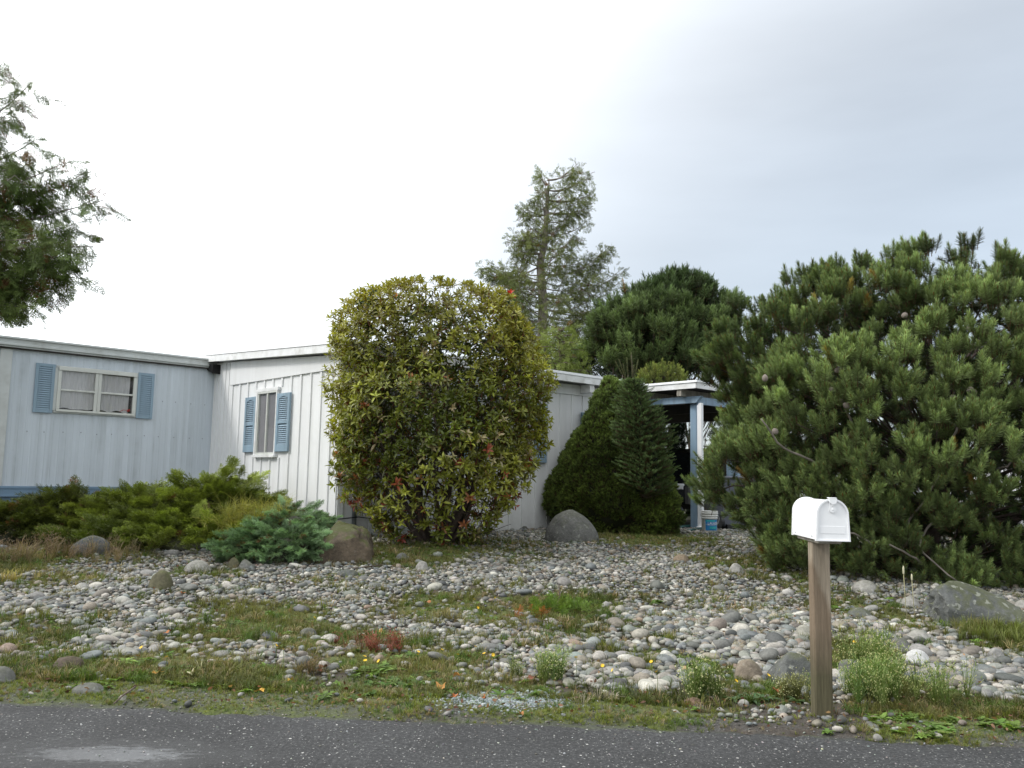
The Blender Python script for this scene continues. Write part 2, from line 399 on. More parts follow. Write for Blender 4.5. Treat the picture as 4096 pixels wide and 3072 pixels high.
def leafpts(base, d, nrm, L, W, fold=.25, droop=.2):
    d = np.array(d, float); d /= np.linalg.norm(d); nrm = np.array(nrm, float); nrm -= d*nrm.dot(d); nrm /= np.linalg.norm(nrm); sd = np.cross(d, nrm)
    base = np.array(base, float)
    c = lambda u: base + d*L*u - nrm*droop*L*u*u
    return [c(0), c(.35)+sd*W*.42+nrm*W*fold, c(.35), c(.35)-sd*W*.42+nrm*W*fold, c(.7)+sd*W*.36+nrm*W*fold*.8, c(.7), c(.7)-sd*W*.36+nrm*W*fold*.8, c(1)]
LF = [(0,1,2),(0,2,3),(1,4,5),(1,5,2),(2,5,6),(2,6,3),(4,7,5),(5,7,6)]
def T_rosette(n=7, L=.085, W=.03, a0=80, a1=25, stem=(.20,.05,.03), sl=.07):
    b = TB()
    for i in range(n):
        u = i/max(1, n-1); ph = i*2.39996+R_.uniform(-.25, .25); a = math.radians(a0+(a1-a0)*u+R_.uniform(-10, 10)); l = L*R_.uniform(.8, 1.15)*(1-.2*u)
        d = [math.sin(a)*math.cos(ph), math.sin(a)*math.sin(ph), math.cos(a)]; nr = [-math.cos(a)*math.cos(ph), -math.cos(a)*math.sin(ph), math.sin(a)]
        k = R_.uniform(.7, 1.3)
        b.tri(leafpts((0, 0, .03*u), d, nr, l, W*R_.uniform(.85, 1.15)), [k*.8, k, k*1.15, k, k, k*1.1, k, k*.95], None, LF)
    for k in range(2):
        a = math.pi*k/2; b.strip((0, 0, -sl), (0, 0, .035), .006, (math.cos(a), math.sin(a), 0), 1, stem, .7)
    return b.done()
def T_grass(n=16, h=.09, spread=.5, wd=.004, lean=.5):
    b = TB()
    for i in range(n):
        ph = R_.uniform(0, 2*math.pi); r = R_.uniform(0, .03); H = h*R_.uniform(.5, 1.15); ln = R_.uniform(.1, 1)*spread
        p0 = np.array([r*math.cos(ph), r*math.sin(ph), 0]); d = np.array([math.cos(ph), math.sin(ph), 0]); sd = np.array([-math.sin(ph), math.cos(ph), 0])
        p1 = p0+d*H*ln*.35+np.array([0, 0, H*.6]); p2 = p0+d*H*ln+np.array([0, 0, H*(1-.35*ln)]); k = R_.uniform(.7, 1.3)
        b.tri([p0-sd*wd/2, p0+sd*wd/2, p1+sd*wd*.4, p1-sd*wd*.4, p2], [k*.6, k*.6, k, k, k*1.25], None, [(0,1,2),(0,2,3),(3,2,4)])
    return b.done()
def T_bushweed(n=10, h=.2, buds=(.55,.55,.22), nb=26):
    b = TB()
    for i in range(n):
        ph = R_.uniform(0, 2*math.pi); ln = R_.uniform(.1, .5); H = h*R_.uniform(.6, 1.1); d = np.array([math.cos(ph)*ln, math.sin(ph)*ln, 1.]); d /= np.linalg.norm(d)
        b.strip((0, 0, 0), d*H, .004, (math.sin(ph), -math.cos(ph), 0), .8)
        for j in range(9):
            u = R_.uniform(.1, 1); a2 = R_.uniform(0, 6.28); e = np.array([math.cos(a2), math.sin(a2), .7]); e /= np.linalg.norm(e); l = h*R_.uniform(.07, .16)
            b.strip(d*H*u, d*H*u+e*l, .005, np.cross(e, [0, 0, 1]), [.8, .8, 1.3, 1.3]); q = d*H*u+e*l
            if buds and R_.random() < nb/(n*9.0)*1.6:
                s = .0035; b.tri([q+np.array([-s, 0, 0]), q+np.array([s, -s, 0]), q+np.array([0, s, s]), q+np.array([0, 0, 2*s])], 1, buds, [(0,1,3),(1,2,3),(2,0,3)])
    return b.done()
def T_broad(n=9, L=.09, W=.035):
    b = TB()
    for i in range(n):
        ph = i*2.4+R_.uniform(-.3, .3); a = math.radians(R_.uniform(50, 82)); d = [math.sin(a)*math.cos(ph), math.sin(a)*math.sin(ph), math.cos(a)]
        nr = [-math.cos(a)*math.cos(ph), -math.cos(a)*math.sin(ph), math.sin(a)]; k = R_.uniform(.75, 1.25)
        b.tri(leafpts((0, 0, .004), d, nr, L*R_.uniform(.6, 1.2), W*R_.uniform(.7, 1.2), .15, .35), [k*.8, k, k*1.2, k, k, k*1.1, k, k], None, LF)
    return b.done()
def unit(n, r=None):
    r = r or rng; v = r.normal(size=(n, 3)); return v/np.linalg.norm(v, axis=1, keepdims=True)
def cols(n, c1, c2, jit=.12, bias=1.0):
    u = rng.random(n)[:, None]**bias; c = np.array(c1)*(1-u)+np.array(c2)*u
    return np.clip(c*(1+rng.normal(0, jit, (n, 1)))*(1+rng.normal(0, jit*.3, (n, 3))), .002, 1)
def patchy(P, freq, c1, c2, jit=.1, seed=0.0):   # colour drifting in clumps through the plant
    s = np.sin(P[:, 0]*freq+seed)+np.sin(P[:, 1]*freq*1.3+seed*2+P[:, 2]*freq*.7)+np.sin(P[:, 2]*freq*1.7+seed*3-P[:, 0]*freq*.6)
    u = np.clip(.5+s/4.5+rng.normal(0, .15, len(P)), 0, 1)[:, None]
    return np.clip((np.array(c1)*(1-u)+np.array(c2)*u)*(1+rng.normal(0, jit, (len(P), 1))), .002, 1)
class Profile:
    """crown outline read as left and right limits at each height, turned into a round body at its own distance"""
    def __init__(s, rows, Yc, depth=.8, xc=None):
        Z = []; XL = []; XR = []
        for (py, l, r) in rows:
            a = at(l, py, Yc); b = at(r, py, Yc); Z.append((a.z+b.z)/2); XL.append(a.x); XR.append(b.x)
        o = np.argsort(Z); s.Z = np.array(Z)[o]; s.L = np.array(XL)[o]; s.R = np.array(XR)[o]; s.Yc = Yc; s.d = depth
        s.half = (s.R.max()-s.L.min())/2
    def ext(s, z):
        l = np.interp(z, s.Z, s.L); r = np.interp(z, s.Z, s.R); return (l+r)/2, (r-l)/2
    def sample(s, n, fmin=.75, lump=.1, freq=3.0, seed=0.0, power=2.0, zpow=1.0):
        zz = np.linspace(s.Z[0], s.Z[-1], 200); _, h = s.ext(zz); wgt = np.maximum(h, .02)**zpow+.05; wgt /= wgt.sum()
        z = rng.choice(zz, n, p=wgt)+rng.normal(0, (zz[1]-zz[0])*.6, n); z = np.clip(z, s.Z[0], s.Z[-1]); cx, h = s.ext(z)
        ph = rng.uniform(0, 2*np.pi, n); c, sn = np.cos(ph), np.sin(ph)
        sup = (np.abs(c)**power+np.abs(sn)**power)**(-1/power)
        lp = 1+lump*(np.sin(ph*freq+z*3.1+seed)+np.sin(ph*freq*1.7-z*4.7+seed*2))/1.6
        f = fmin+(1-fmin)*rng.random(n)**.6
        rx = h*f*lp*sup; ry = np.minimum(h, s.half)*s.d*f*lp*sup
        P = np.stack([cx+rx*c, s.Yc+ry*sn, z], 1)
        dz = .05; _, h1 = s.ext(z+dz); _, h0 = s.ext(z-dz); sl = -(h1-h0)/(2*dz)
        Nn = np.stack([c, sn, np.clip(sl, -2, 4)], 1); Nn /= np.linalg.norm(Nn, axis=1, keepdims=True)
        return P, Nn, f
def limb(mb, a, b, r0, r1, bend=.12, n=6, sides=6, sag=0.0):
    a = Vector(a); b = Vector(b); L = (b-a).length; pts = []; rad = []
    k = Vector((R_.uniform(-1, 1), R_.uniform(-1, 1), R_.uniform(-.5, .5)))*bend*L; k2 = Vector((R_.uniform(-1, 1), R_.uniform(-1, 1), R_.uniform(-.5, .5)))*bend*.4*L
    for i in range(n+1):
        u = i/n; p = a.lerp(b, u)+k*math.sin(u*math.pi)+k2*math.sin(u*2*math.pi); p.z += sag*L*(u*u-u); pts.append(p); rad.append(r0+(r1-r0)*u)
    mb.tube(pts, rad, sides); return pts
# ================================================================== GROUND
# vegetated patches of the yard: photo-pixel centre and radii read off, kept as ellipses on the ground
ZONES = []
def zone(px, py, rx, ry, s=1.0):
    c = G(px, py); a = G(px, py-ry); b = G(px, py+ry); ZONES.append((c.x, c.y, rx/FPX*c.y, max(.05, (a.y-b.y)/2), s))
for z_ in [(200,2700,330,90,1),(700,2730,420,80,1),(1150,2770,420,70,.9),(600,2640,260,50,.8),(1050,2500,290,80,.95),(1330,2540,220,60,.8),(900,2440,150,40,.6),
           (1700,2690,280,80,.95),(1500,2640,160,70,.8),(2150,2760,170,45,.8),(1960,2790,200,30,.5),(1750,2420,260,45,.7),(2250,2430,200,75,.95),(2380,2500,130,40,.6),
           (1950,2470,160,40,.7),(2540,2600,170,40,.45),(2790,2690,110,90,.8),(3000,2760,170,50,.7),(3520,2700,170,160,1),(3700,2800,230,80,.9),(3950,2880,260,60,.9),
           (4020,2530,180,80,.9),(3480,2430,190,50,.7),(1650,2215,330,45,.85),(2000,2200,250,40,.5),(2550,2150,330,35,.9),(2950,2240,170,40,.7),(3180,2330,130,60,.6),
           (120,2240,260,60,.9),(200,2330,160,40,.45),(120,2560,170,80,.7),(60,2480,120,40,.5),(850,2300,120,30,.55),(1320,2215,60,30,.4),(2180,2800,560,35,.8),
           (3250,2850,160,20,.2),(2700,2870,420,35,.7),(3800,2930,420,40,.85),(480,2230,200,25,.5),(1250,2330,120,20,.3),(2850,2260,60,25,.5),(2560,2390,60,50,.4)]:
    zone(z_[0], z_[1], z_[2]*1.06, z_[3]*1.12, z_[4])
def veg(x, y):
    v = np.zeros_like(np.asarray(x, float))
    wx = x+.12*np.sin(y*5.1+x*2)+.05*np.sin(y*13); wy = y+.12*np.sin(x*4.3)+.05*np.sin(x*11+y*4)
    for (cx, cy, rx, ry, s) in ZONES:
        d = ((wx-cx)/rx)**2+((wy-cy)/ry)**2; v = np.maximum(v, s*np.clip(1.35-d, 0, 1))
    return v
def ground_col(x, y):
    d = y-yedge(x); v = veg(x, y)
    return v, d
gx = np.unique(np.round(np.concatenate([np.linspace(-400, -16, 14), np.arange(-16, 18, .12), np.linspace(18, 400, 14)]), 4))
gy = np.unique(np.round(np.concatenate([np.linspace(-60, 2.6, 6), np.arange(2.6, 9, .07), np.arange(9, 22, .2), np.linspace(22, 900, 18)]), 4))
X, Y = np.meshgrid(gx, gy); Z = hgt(X, Y)
V = np.stack([X, Y, Z], 2).reshape(-1, 3); nx = len(gx); ii = np.arange(len(V)).reshape(len(gy), nx)
F = np.stack([ii[:-1, :-1].ravel(), ii[:-1, 1:].ravel(), ii[1:, 1:].ravel(), ii[1:, :-1].ravel()], 1)
vv, dd = ground_col(V[:, 0], V[:, 1])
c = np.zeros((len(V), 3)); c[:, 0] = vv-.75*np.exp(-((V[:, 0]-1.45)/.6)**2)*(1-sstep(.25, .5, dd)); c[:, 1] = 1-sstep(.15, .75, dd); c[:, 2] = sstep(15, 25, V[:, 1])
def ground_mat():
    m, t, p, o = newmat('yard_soil'); q = NT(t)
    a = q.n('ShaderNodeSeparateColor'); q.set(a.inputs[0], q.n('ShaderNodeAttribute', attribute_name='Col').outputs['Color'])
    n1 = q.noise(3.5, 7, .65); n2 = q.noise(40, 5, .7); n3 = q.noise(11, 5, .65)
    soil = q.ramp(n2, [(.3, (.020,.015,.010)), (.55, (.052,.040,.028)), (.78, (.13,.105,.075))])
    moss = q.ramp(n2, [(.3, (.030,.040,.009)), (.6, (.095,.120,.022)), (.8, (.19,.20,.05))])
    f = q.math('ADD', q.math('ADD', q.math('MULTIPLY', a.outputs[0], .9), q.math('MULTIPLY', a.outputs[1], .45)), q.math('SUBTRACT', n3, .62))
    c_ = q.mix(q.ramp(f, [(.15, 0.0), (.55, 1.0)]), soil, moss)
    grit = q.ramp(q.noise(120, 3, .6), [(.4, (.035,.034,.032)), (.62, (.10,.10,.095)), (.75, (.3,.3,.29))])
    c_ = q.mix(q.math('MULTIPLY', a.outputs[1], q.ramp(n1, [(.42, .8), (.58, .0)])), c_, grit)
    c_ = q.mix(a.outputs[2], c_, (.10,.11,.06))
    q.set(p.inputs['Base Color'], c_); p.inputs['Roughness'].default_value = .9
    q.set(p.inputs['Normal'], q.bump(n2, .8, .012)); return m
tag(mesh_obj('ground', V, F, ground_mat(), col=c, smooth=True), kind='structure')

# road: crumbling asphalt sheet with an uneven edge
PUD = G(430, 3046)
def road_mat():
    m, t, p, o = newmat('old_asphalt'); q = NT(t)
    n1 = q.noise(1.3, 5, .6); n2 = q.noise(55, 5, .75); n3 = q.noise(6, 5, .65)
    base_ = q.ramp(n2, [(.3, (.007,.007,.0075)), (.52, (.030,.031,.032)), (.75, (.12,.122,.123))])
    base_ = q.mix(.45, base_, q.ramp(q.noise(190, 3, .6), [(.3, .3), (.7, 2.0)]), 'MULTIPLY')
    base_ = q.mix(.85, base_, q.ramp(n1, [(.35, .55), (.65, 1.3)]), 'MULTIPLY')
    def specks(scale, thr, prob):
        v = q.n('ShaderNodeTexVoronoi'); v.inputs['Scale'].default_value = scale; v.inputs['Randomness'].default_value = 1.0
        mpv = q.n('ShaderNodeMapping'); q.set(mpv.inputs[0], q.o); mpv.inputs['Scale'].default_value = (1, 1.1, .2); q.set(v.inputs['Vector'], mpv.outputs[0])
        s = q.n('ShaderNodeSeparateColor'); q.set(s.inputs[0], v.outputs['Color'])
        on = q.math('GREATER_THAN', s.outputs[0], prob); near = q.math('LESS_THAN', v.outputs['Distance'], q.math('MULTIPLY', s.outputs[1], thr))
        return q.math('MULTIPLY', on, near), s.outputs[2]
    m1, b1 = specks(95, .45, .66); m2, b2 = specks(48, .34, .90)
    c_ = q.mix(m1, base_, q.ramp(b1, [(.1, (.09,.09,.09)), (.7, (.17,.17,.165)), (1, (.38,.38,.36))]))
    c_ = q.mix(m2, c_, q.ramp(b2, [(.1, (.10,.10,.10)), (.7, (.24,.24,.23)), (1, (.55,.54,.51))]))
    xyz = q.sepxyz(); ed = q.math('SUBTRACT', 4.285, q.math('MULTIPLY', xyz[0], .077)); dist = q.math('SUBTRACT', ed, xyz[1])
    ms = q.math('MULTIPLY', q.ramp(q.math('ADD', q.math('MULTIPLY', dist, 2.2), q.math('SUBTRACT', q.noise(3.0, 6, .7), .5)), [(.0, 1.0), (.09, 0.0)]), q.ramp(n3, [(.38, .15), (.58, 1.0)]))
    c_ = q.mix(q.math('MULTIPLY', ms, .8), c_, q.ramp(n2, [(.3, (.03,.038,.01)), (.7, (.11,.135,.03))]))
    pm_ = q.n('ShaderNodeVectorMath', operation='SUBTRACT'); q.set(pm_.inputs[0], q.o); pm_.inputs[1].default_value = (PUD.x, PUD.y, 0)
    pv = q.n('ShaderNodeVectorMath', operation='MULTIPLY'); q.set(pv.inputs[0], pm_.outputs[0]); pv.inputs[1].default_value = (1/.78, 1/.24, 0)
    pl_ = q.n('ShaderNodeVectorMath', operation='LENGTH'); q.set(pl_.inputs[0], pv.outputs[0])
    damp = q.ramp(q.math('ADD', pl_.outputs['Value'], q.math('MULTIPLY', q.math('SUBTRACT', q.noise(9, 5, .7), .5), 1.1)), [(.72, 1.0), (1.0, 0.0)])
    c_ = q.mix(damp, c_, q.mix(1.0, c_, (.45,.46,.48), 'MULTIPLY'))
    pool = q.ramp(q.math('ADD', q.math('MULTIPLY', pl_.outputs['Value'], 1.0), q.math('MULTIPLY', q.math('SUBTRACT', q.noise(14, 7, .72, (1, 2.2, 1)), .5), 1.3)), [(.30, 1.0), (.52, 0.0)])
    q.set(p.inputs['Base Color'], c_)
    wet = q.ramp(q.math('ADD', q.math('MULTIPLY', q.noise(1.1, 4, .6), 1.0), q.math('MULTIPLY', q.math('SUBTRACT', dist, .9), .25)), [(.5, 0.0), (.7, 1.0)])
    q.set(p.inputs['Roughness'], q.math('SUBTRACT', q.ramp(wet, [(0, .85), (1, .55)]), q.math('ADD', q.math('MULTIPLY', damp, .30), q.math('MULTIPLY', pool, .42)), True))
    bp_ = q.bump(q.math('ADD', n2, q.math('MULTIPLY', m1, .3)), .8, .006); bp_.node.inputs['Strength'].default_value = .8
    t.links.new(q.math('SUBTRACT', .8, q.math('MULTIPLY', pool, .72)), bp_.node.inputs['Strength']); q.set(p.inputs['Normal'], bp_); return m
rx_ = np.concatenate([np.linspace(-80, -6, 12), np.arange(-5.9, 6, .04), np.linspace(6.1, 80, 12)])
ye = yedge(rx_)+.015*np.sin(rx_*31)+.01*np.sin(rx_*57+1)
rows = [-3.4*np.ones_like(ye), ye-1.5, ye-.5, ye-.1, ye, ye+.012]; zs = [0, 0, 0, .002, -.004, -.06]
V = np.concatenate([np.stack([rx_, r, np.full_like(r, z)], 1) for r, z in zip(rows, zs)]); n = len(rx_)
F = np.concatenate([np.stack([np.arange(n-1)+k*n, np.arange(1, n)+k*n, np.arange(1, n)+(k+1)*n, np.arange(n-1)+(k+1)*n], 1) for k in range(len(rows)-1)])
tag(mesh_obj('road', V, F, road_mat(), smooth=True), kind='structure')

# ================================================================== WHITE HOUSE
ANG = math.atan2(.678, .735)
A0 = Vector((-2.48, 12.10, 0)); U = Vector((math.cos(ANG), math.sin(ANG), 0)); W_ = Vector((-math.sin(ANG), math.cos(ANG), 0))
house = empty('white_house', A0, ANG, 'white board-and-batten house with low flat roof in the middle behind the bushes', 'house')
LH, DG = 6.6, 4.45
eave = lambda y: 2.94+.06*max(0, y)                     # underside of the roof, rising slowly to the back
wl = MB()
wl.prism([(0, .0), (DG, .0), (DG, eave(DG)), (0, eave(0))], 'x', 0.0, .10)         # gable side wall
wl.box(.10, LH, 0, .10, 0, 2.94)                                                     # long wall
wl.box(LH-.1, LH, .10, DG, 0, 2.94); wl.box(.10, LH-.1, DG-.1, DG, 0, 2.94)
def bat_g(y, z0, z1, wdt=.045, th=.020, irr=0): wl.box(-th, -.0005, y-wdt/2, y+wdt/2, z0, z1)
for k in range(12):
    y = .25+.307*k
    zt = 2.735; zb = .08
    if 1.5 < y < 2.95:
        bat_g(y, 2.60, zt); bat_g(y, zb, 1.455)
    else: bat_g(y, zb, zt)
for y in (.0225, 3.68): bat_g(y, .08, 2.735, .05)
for k in range(5): bat_g(3.80+.15*k, .08, 2.93+.06*3.8, .014, .010)
wl.prism([(0, 2.74), (3.72, 2.74), (3.72, eave(3.72)-.002), (0, eave(0)-.002)], 'x', -.030, -.0005)   # plain frieze board
def bat_l(x, z0, z1, wdt=.045, th=.020): wl.box(x-wdt/2, x+wdt/2, -th, -.0005, z0, z1)
bat_l(.05, .06, 2.745, .10, .024); bat_l(.62, .06, 2.745, .12, .03)
k = 0; x = .92
while x < 6.6:
    if 2.45 < x < 4.05: bat_l(x, 2.60, 2.745); bat_l(x, .08, 1.40)
    else: bat_l(x, .06, 2.745)
    x += .305
wl.box(-.03, LH, -.030, -.0005, 2.75, 2.935)
wl.build('wall', M['white'], house)
# roof with fascia, drip edge and beam ends
rf = MB(); x0, x1 = -.16, LH
def slab(mb, x0, x1, y0, y1, lo, hi):
    f = lambda y: eave(y) if y > 0 else eave(0)-.0+.0*y
    mb.prism([(y0, f(y0)+lo), (y1, f(y1)+lo), (y1, f(y1)+hi), (y0, f(y0)+hi)], 'x', x0, x1)
slab(rf, x0, x1, -.30, DG+.15, .012, .12)
roof = rf.build('roof', M['white_trim'], house)
fa = MB(); slab(fa, x0-.022, x0-.0005, -.322, DG+.17, .0, .115); fa.box(x0-.022, x1, -.322, -.3005, 2.94, 3.055)
fa.build('fascia', M['white_trim'], roof)
fa = MB(); slab(fa, x0-.034, x0+.04, -.334, DG+.18, .1205, .165); fa.box(x0+.04, x1, -.334, -.26, 3.0605, 3.105)
fa.build('drip_edge', M['white_metal'], roof)
for x in (1.9, 2.98, 4.05, 5.13, 6.2):
    b = MB(); b.box(x-.06, x+.06, -.285, -.031, 2.79, 2.9395, .004); b.build('beam_end', M['white_trim'], roof)
b = MB(); b.prism([(DG-.25, 2.98), (DG+.10, 3.10), (DG+.10, 3.19), (DG-.25, 3.15)], 'x', -.15, -.0)
b.build('roof_flashing', M['black'], roof)

def shutter(parent, x0, x1, z0, z1, y, th=.035, arch=False, nsl=18, mid=False, along='x', m=None):
    """louvred shutter lying in the plane along local x (or y) in front of a wall"""
    b = MB(); st = .035*(x1-x0)/.3+.012; rail = .05; m = m or M['shutter']
    def bx(a0, a1, d0, d1, z0_, z1_, bv=.003):
        if along == 'x': b.box(a0, a1, y-d1, y-d0, z0_, z1_, bv)
        else: b.box(y-d1, y-d0, a0, a1, z0_, z1_, bv)
    bx(x0, x0+st, 0, th, z0, z1); bx(x1-st, x1, 0, th, z0, z1)
    bx(x0+st-.001, x1-st+.001, 0, th-.002, z0, z0+rail+(.06 if mid else 0)); bx(x0+st-.001, x1-st+.001, 0, th-.002, z1-rail, z1)
    if mid: bx(x0+st-.001, x1-st+.001, 0, th-.002, (z0+z1)/2-.02, (z0+z1)/2+.03)
    bx(x0+st, x1-st, .0005, .003, z0+rail, z1-rail, 0)
    zlo, zhi = z0+rail+(.06 if mid else 0), z1-rail; n = nsl
    for k in range(n):
        zc = zlo+(zhi-zlo)*(k+.5)/n; h = (zhi-zlo)/n
        if mid and abs(zc-(z0+z1)/2-.005) < .03: continue
        P = [(y-.010, zc+h*.22), (y-.014, zc+h*.34), (y-th+.006, zc-h*.22), (y-th+.002, zc-h*.40)]
        if along == 'x': b.prism([(p[0], p[1]) for p in P], 'x', x0+st, x1-st)
        else: b.prism([(p[0], p[1]) for p in P], 'y', x0+st, x1-st)
    if arch:                             # curved top edge of the louvre field
        poly = [(x0+st, z1-rail)]+[(x0+st+(x1-x0-2*st)*k/10, z1-rail-.035+.035*math.sin(math.pi*k/10)) for k in range(11)]+[(x1-st, z1-rail)]
        b.prism(poly, 'x' if along != 'x' else 'y', y-th+.001, y-.004) if along != 'x' else b.prism(poly, 'y', y-th+.001, y-.004)
    return b.build('shutter', m, parent)

# white-house window in the gable side (local y runs along the wall, outside is -x)
win = MB()
def fr(b, a0, a1, z0, z1, d0, d1): b.box(-d1, -d0, a0, a1, z0, z1, .003)
Ya, Yb, Za, Zb = 1.86, 2.60, 1.50, 2.54
fr(win, Ya-.02, Yb+.02, Za-.045, Za, .001, .075); fr(win, Ya-.02, Yb+.04, Zb, Zb+.055, .001, .05)
fr(win, Ya, Ya+.03, Za, Zb, .001, .055); fr(win, Yb-.05, Yb, Za, Zb, .001, .055)
window = win.build('window', M['white_trim'], house)
b = MB(); fr(b, Ya+.031, Yb-.051, Zb-.035, Zb-.001, .002, .05); fr(b, Ya+.031, Yb-.051, Za+.001, Za+.035, .002, .05)
fr(b, Yb-.085, Yb-.052, Za+.036, Zb-.036, .002, .045); fr(b, 2.20, 2.235, Za+.036, Zb-.036, .002, .045); fr(b, Ya+.032, Ya+.055, Za+.036, Zb-.036, .002, .045)
b.build('sash_frame', M['frame'], window)
b = MB(); b.add([(-.031, Yb-.06, Za+.02), (-.031, Ya+.04, Za+.02), (-.031, Ya+.04, Zb-.02), (-.031, Yb-.06, Zb-.02)], [(0,1,2,3)]); b.build('pane', M['glass'], window)
b = MB(); b.box(-.012, -.010, Ya+.04, Yb-.06, Za+.01, Zb-.01); b.build('blind', M['blind'], window)
shutter(window, 2.605, 3.0, 1.545, 2.475, -.021, arch=True, nsl=24, mid=True, along='y')
shutter(window, 1.43, 1.855, 1.545, 2.475, -.021, arch=True, nsl=24, mid=True, along='y')
# window behind the round bush
win = MB(); win.box(2.55, 3.95, -.05, -.001, 1.44, 1.50, .003); win.box(2.62, 3.88, -.045, -.001, 2.50, 2.56, .003)
win.box(2.62, 2.67, -.045, -.001, 1.5005, 2.4995); win.box(3.83, 3.88, -.045, -.001, 1.5005, 2.4995); win.box(3.22, 3.27, -.045, -.001, 1.5005, 2.4995)
w2 = win.build('window', M['frame'], house)
b = MB(); b.add([(2.67, -.023, 1.5), (3.83, -.023, 1.5), (3.83, -.023, 2.5), (2.67, -.023, 2.5)], [(0,1,2,3)]); b.build('pane', M['glass'], w2)
b = MB(); b.box(2.67, 3.83, -.010, -.008, 1.50, 2.50); b.build('curtain', M['curtain'], w2)
shutter(w2, 2.30, 2.60, 1.48, 2.52, -.021, nsl=22); shutter(w2, 3.90, 4.20, 1.48, 2.52, -.021, nsl=22)
# galvanised downpipe, cable and porch lantern
b = MB(); b.tube([(.26, -.075, .12), (.26, -.075, 2.80), (.26, -.2, 2.93)], .035, 12); dp = b.build('drainpipe', M['galv'], house, True)
b = MB(); b.tube([(-.06, 1.7, .62), (-.055, 1.2, .585), (-.06, .6, .61), (-.05, .1, .58), (.0, -.06, .57), (.3, -.13, .60), (.7, -.05, .55), (1.3, -.045, .56), (2.2, -.045, .52)], .009, 6); b.build('cable', M['plastic_black'], house, True)
b = MB(); b.box(5.10, 5.17, -.035, -.021, 2.20, 2.44, .01); b.box(5.095, 5.175, -.12, -.036, 2.37, 2.44, .02)
b.prism([(5.10, 2.16), (5.17, 2.16), (5.185, 2.369), (5.085, 2.369)], 'y', -.12, -.04); b.build('porch_light', M['shutter'], house)

# ================================================================== BLUE MOBILE HOME
B0 = A0+W_*DG
home = empty('blue_mobile_home', B0, ANG, 'pale blue metal-sided mobile home with blue-shuttered window at the left edge', 'mobile home')
HX = -10.0
sd = MB()                                # corrugated siding: fine vertical ribs as real relief
xs = []; x = HX
while x < 0:
    xs += [(x, 0), (x+.052, 0), (x+.062, -.0035), (x+.070, -.0035), (x+.080, 0)]; x += .1
xs = [p for p in xs if p[0] < -.002]+[(0, 0)]
V = []; F = []
for (x, y) in xs: V += [(x, y, .92), (x, y, 3.14)]
for k in range(len(xs)-1): F.append((2*k, 2*k+2, 2*k+3, 2*k+1))
sd.add(V, F); sd.box(HX, 0, .012, 4.0, .92, 3.14)
siding = sd.build('siding', M['blue_siding'], home)
b = MB(); b.box(HX-.02, .005, -.022, .011, .765, .919, .004); b.box(HX-.02, .005, -.034, -.0225, .885, .925, .002); b.box(HX-.02, .004, -.03, -.0225, .76, .785, .002)
b.build('skirt_band', M['skirt'], home)
b = MB(); b.box(HX, -.002, .03, 4.0, -.2, .762)
for k in range(38): b.box(HX+.27*k, HX+.27*k+.03, .018, .0295, -.2, .760)
b.build('skirting', M['skirt'], home)
b = MB(); b.prism([(-.07, 3.10), (-.07, 3.115), (-.10, 3.13), (-.10, 3.155), (-.085, 3.165), (-.085, 3.225), (-.115, 3.235), (-.115, 3.262), (0, 3.275), (4.1, 3.30), (4.1, 3.10)], 'x', HX-.05, .06)
b.build('roof_trim', M['grey_trim'], home)
b = MB(); b.box(HX-.02, .03, -.066, -.010, 3.078, 3.0995, .003); b.build('gutter_shadow_strip', M['dark_wood'], home)  # dark strip standing in for the shade under the roof trim
b = MB(); b.box(-3.46, -3.29, -.024, -.0095, .925, 3.077, .004); b.build('trim_board', M['grey_trim'], home)
b = MB(); b.tube([(0, -.006, 0), (0, -.016, 0)], [.008, .006], 7); s_ = b.build('screw', M['bin_grey'], home); sme_ = s_.data; bpy.data.objects.remove(s_)
for z in (1.80, 2.42):
    for k in range(16):
        x = -.16-.258*k+R_.uniform(-.02, .02)
        if z > 2 and -3.0 < x < -1.0 or -3.5 < x < -3.25: continue
        s_ = bpy.data.objects.new('screw', sme_); COL.objects.link(s_); s_.parent = home; s_.location = (x, 0, z+R_.uniform(-.01, .01))
X0, X1, Z0, Z1 = -2.617, -1.39, 2.145, 2.855
win = MB(); win.box(X0-.03, X1+.03, -.032, -.0095, Z0-.035, Z0, .004); win.box(X0-.03, X1+.03, -.032, -.0095, Z1, Z1+.03, .004)
win.box(X0-.05, X0, -.030, -.0095, Z0+.0005, Z1-.0005, .004); win.box(X1, X1+.03, -.030, -.0095, Z0+.0005, Z1-.0005, .004)
hw = win.build('window', M['grey_trim'], home)
b = MB(); b.box(X0, X1, -.070, -.033, Z1-.05, Z1+.02, .006); b.box(X0, X1, -.062, -.0335, Z0-.012, Z0+.025, .004)
xm = (X0+X1)/2
for x in (X0+.022, X1-.022, xm-.026, xm+.026): b.box(x-.0245, x+.0245, -.058, -.012, Z0+.0255, Z1-.0505, .004)
for (a, c_) in ((X0+.047, xm-.051), (xm+.051, X1-.047)): b.box(a-.0, c_, -.055, -.035, 2.475, 2.505, .003)
b.build('sash_frame', M['frame'], hw)
for (a, c_) in ((X0+.047, xm-.051), (xm+.051, X1-.047)):
    b = MB(); b.add([(a, -.039, Z0+.026), (c_, -.039, Z0+.026), (c_, -.039, Z1-.051), (a, -.039, Z1-.051)], [(0,1,2,3)]); b.build('pane', M['glass'], hw)
b = MB(); b.box(X0, X1, -.0125, -.0110, Z0+.001, Z1-.001); b.build('dim_interior', M['room'], hw)
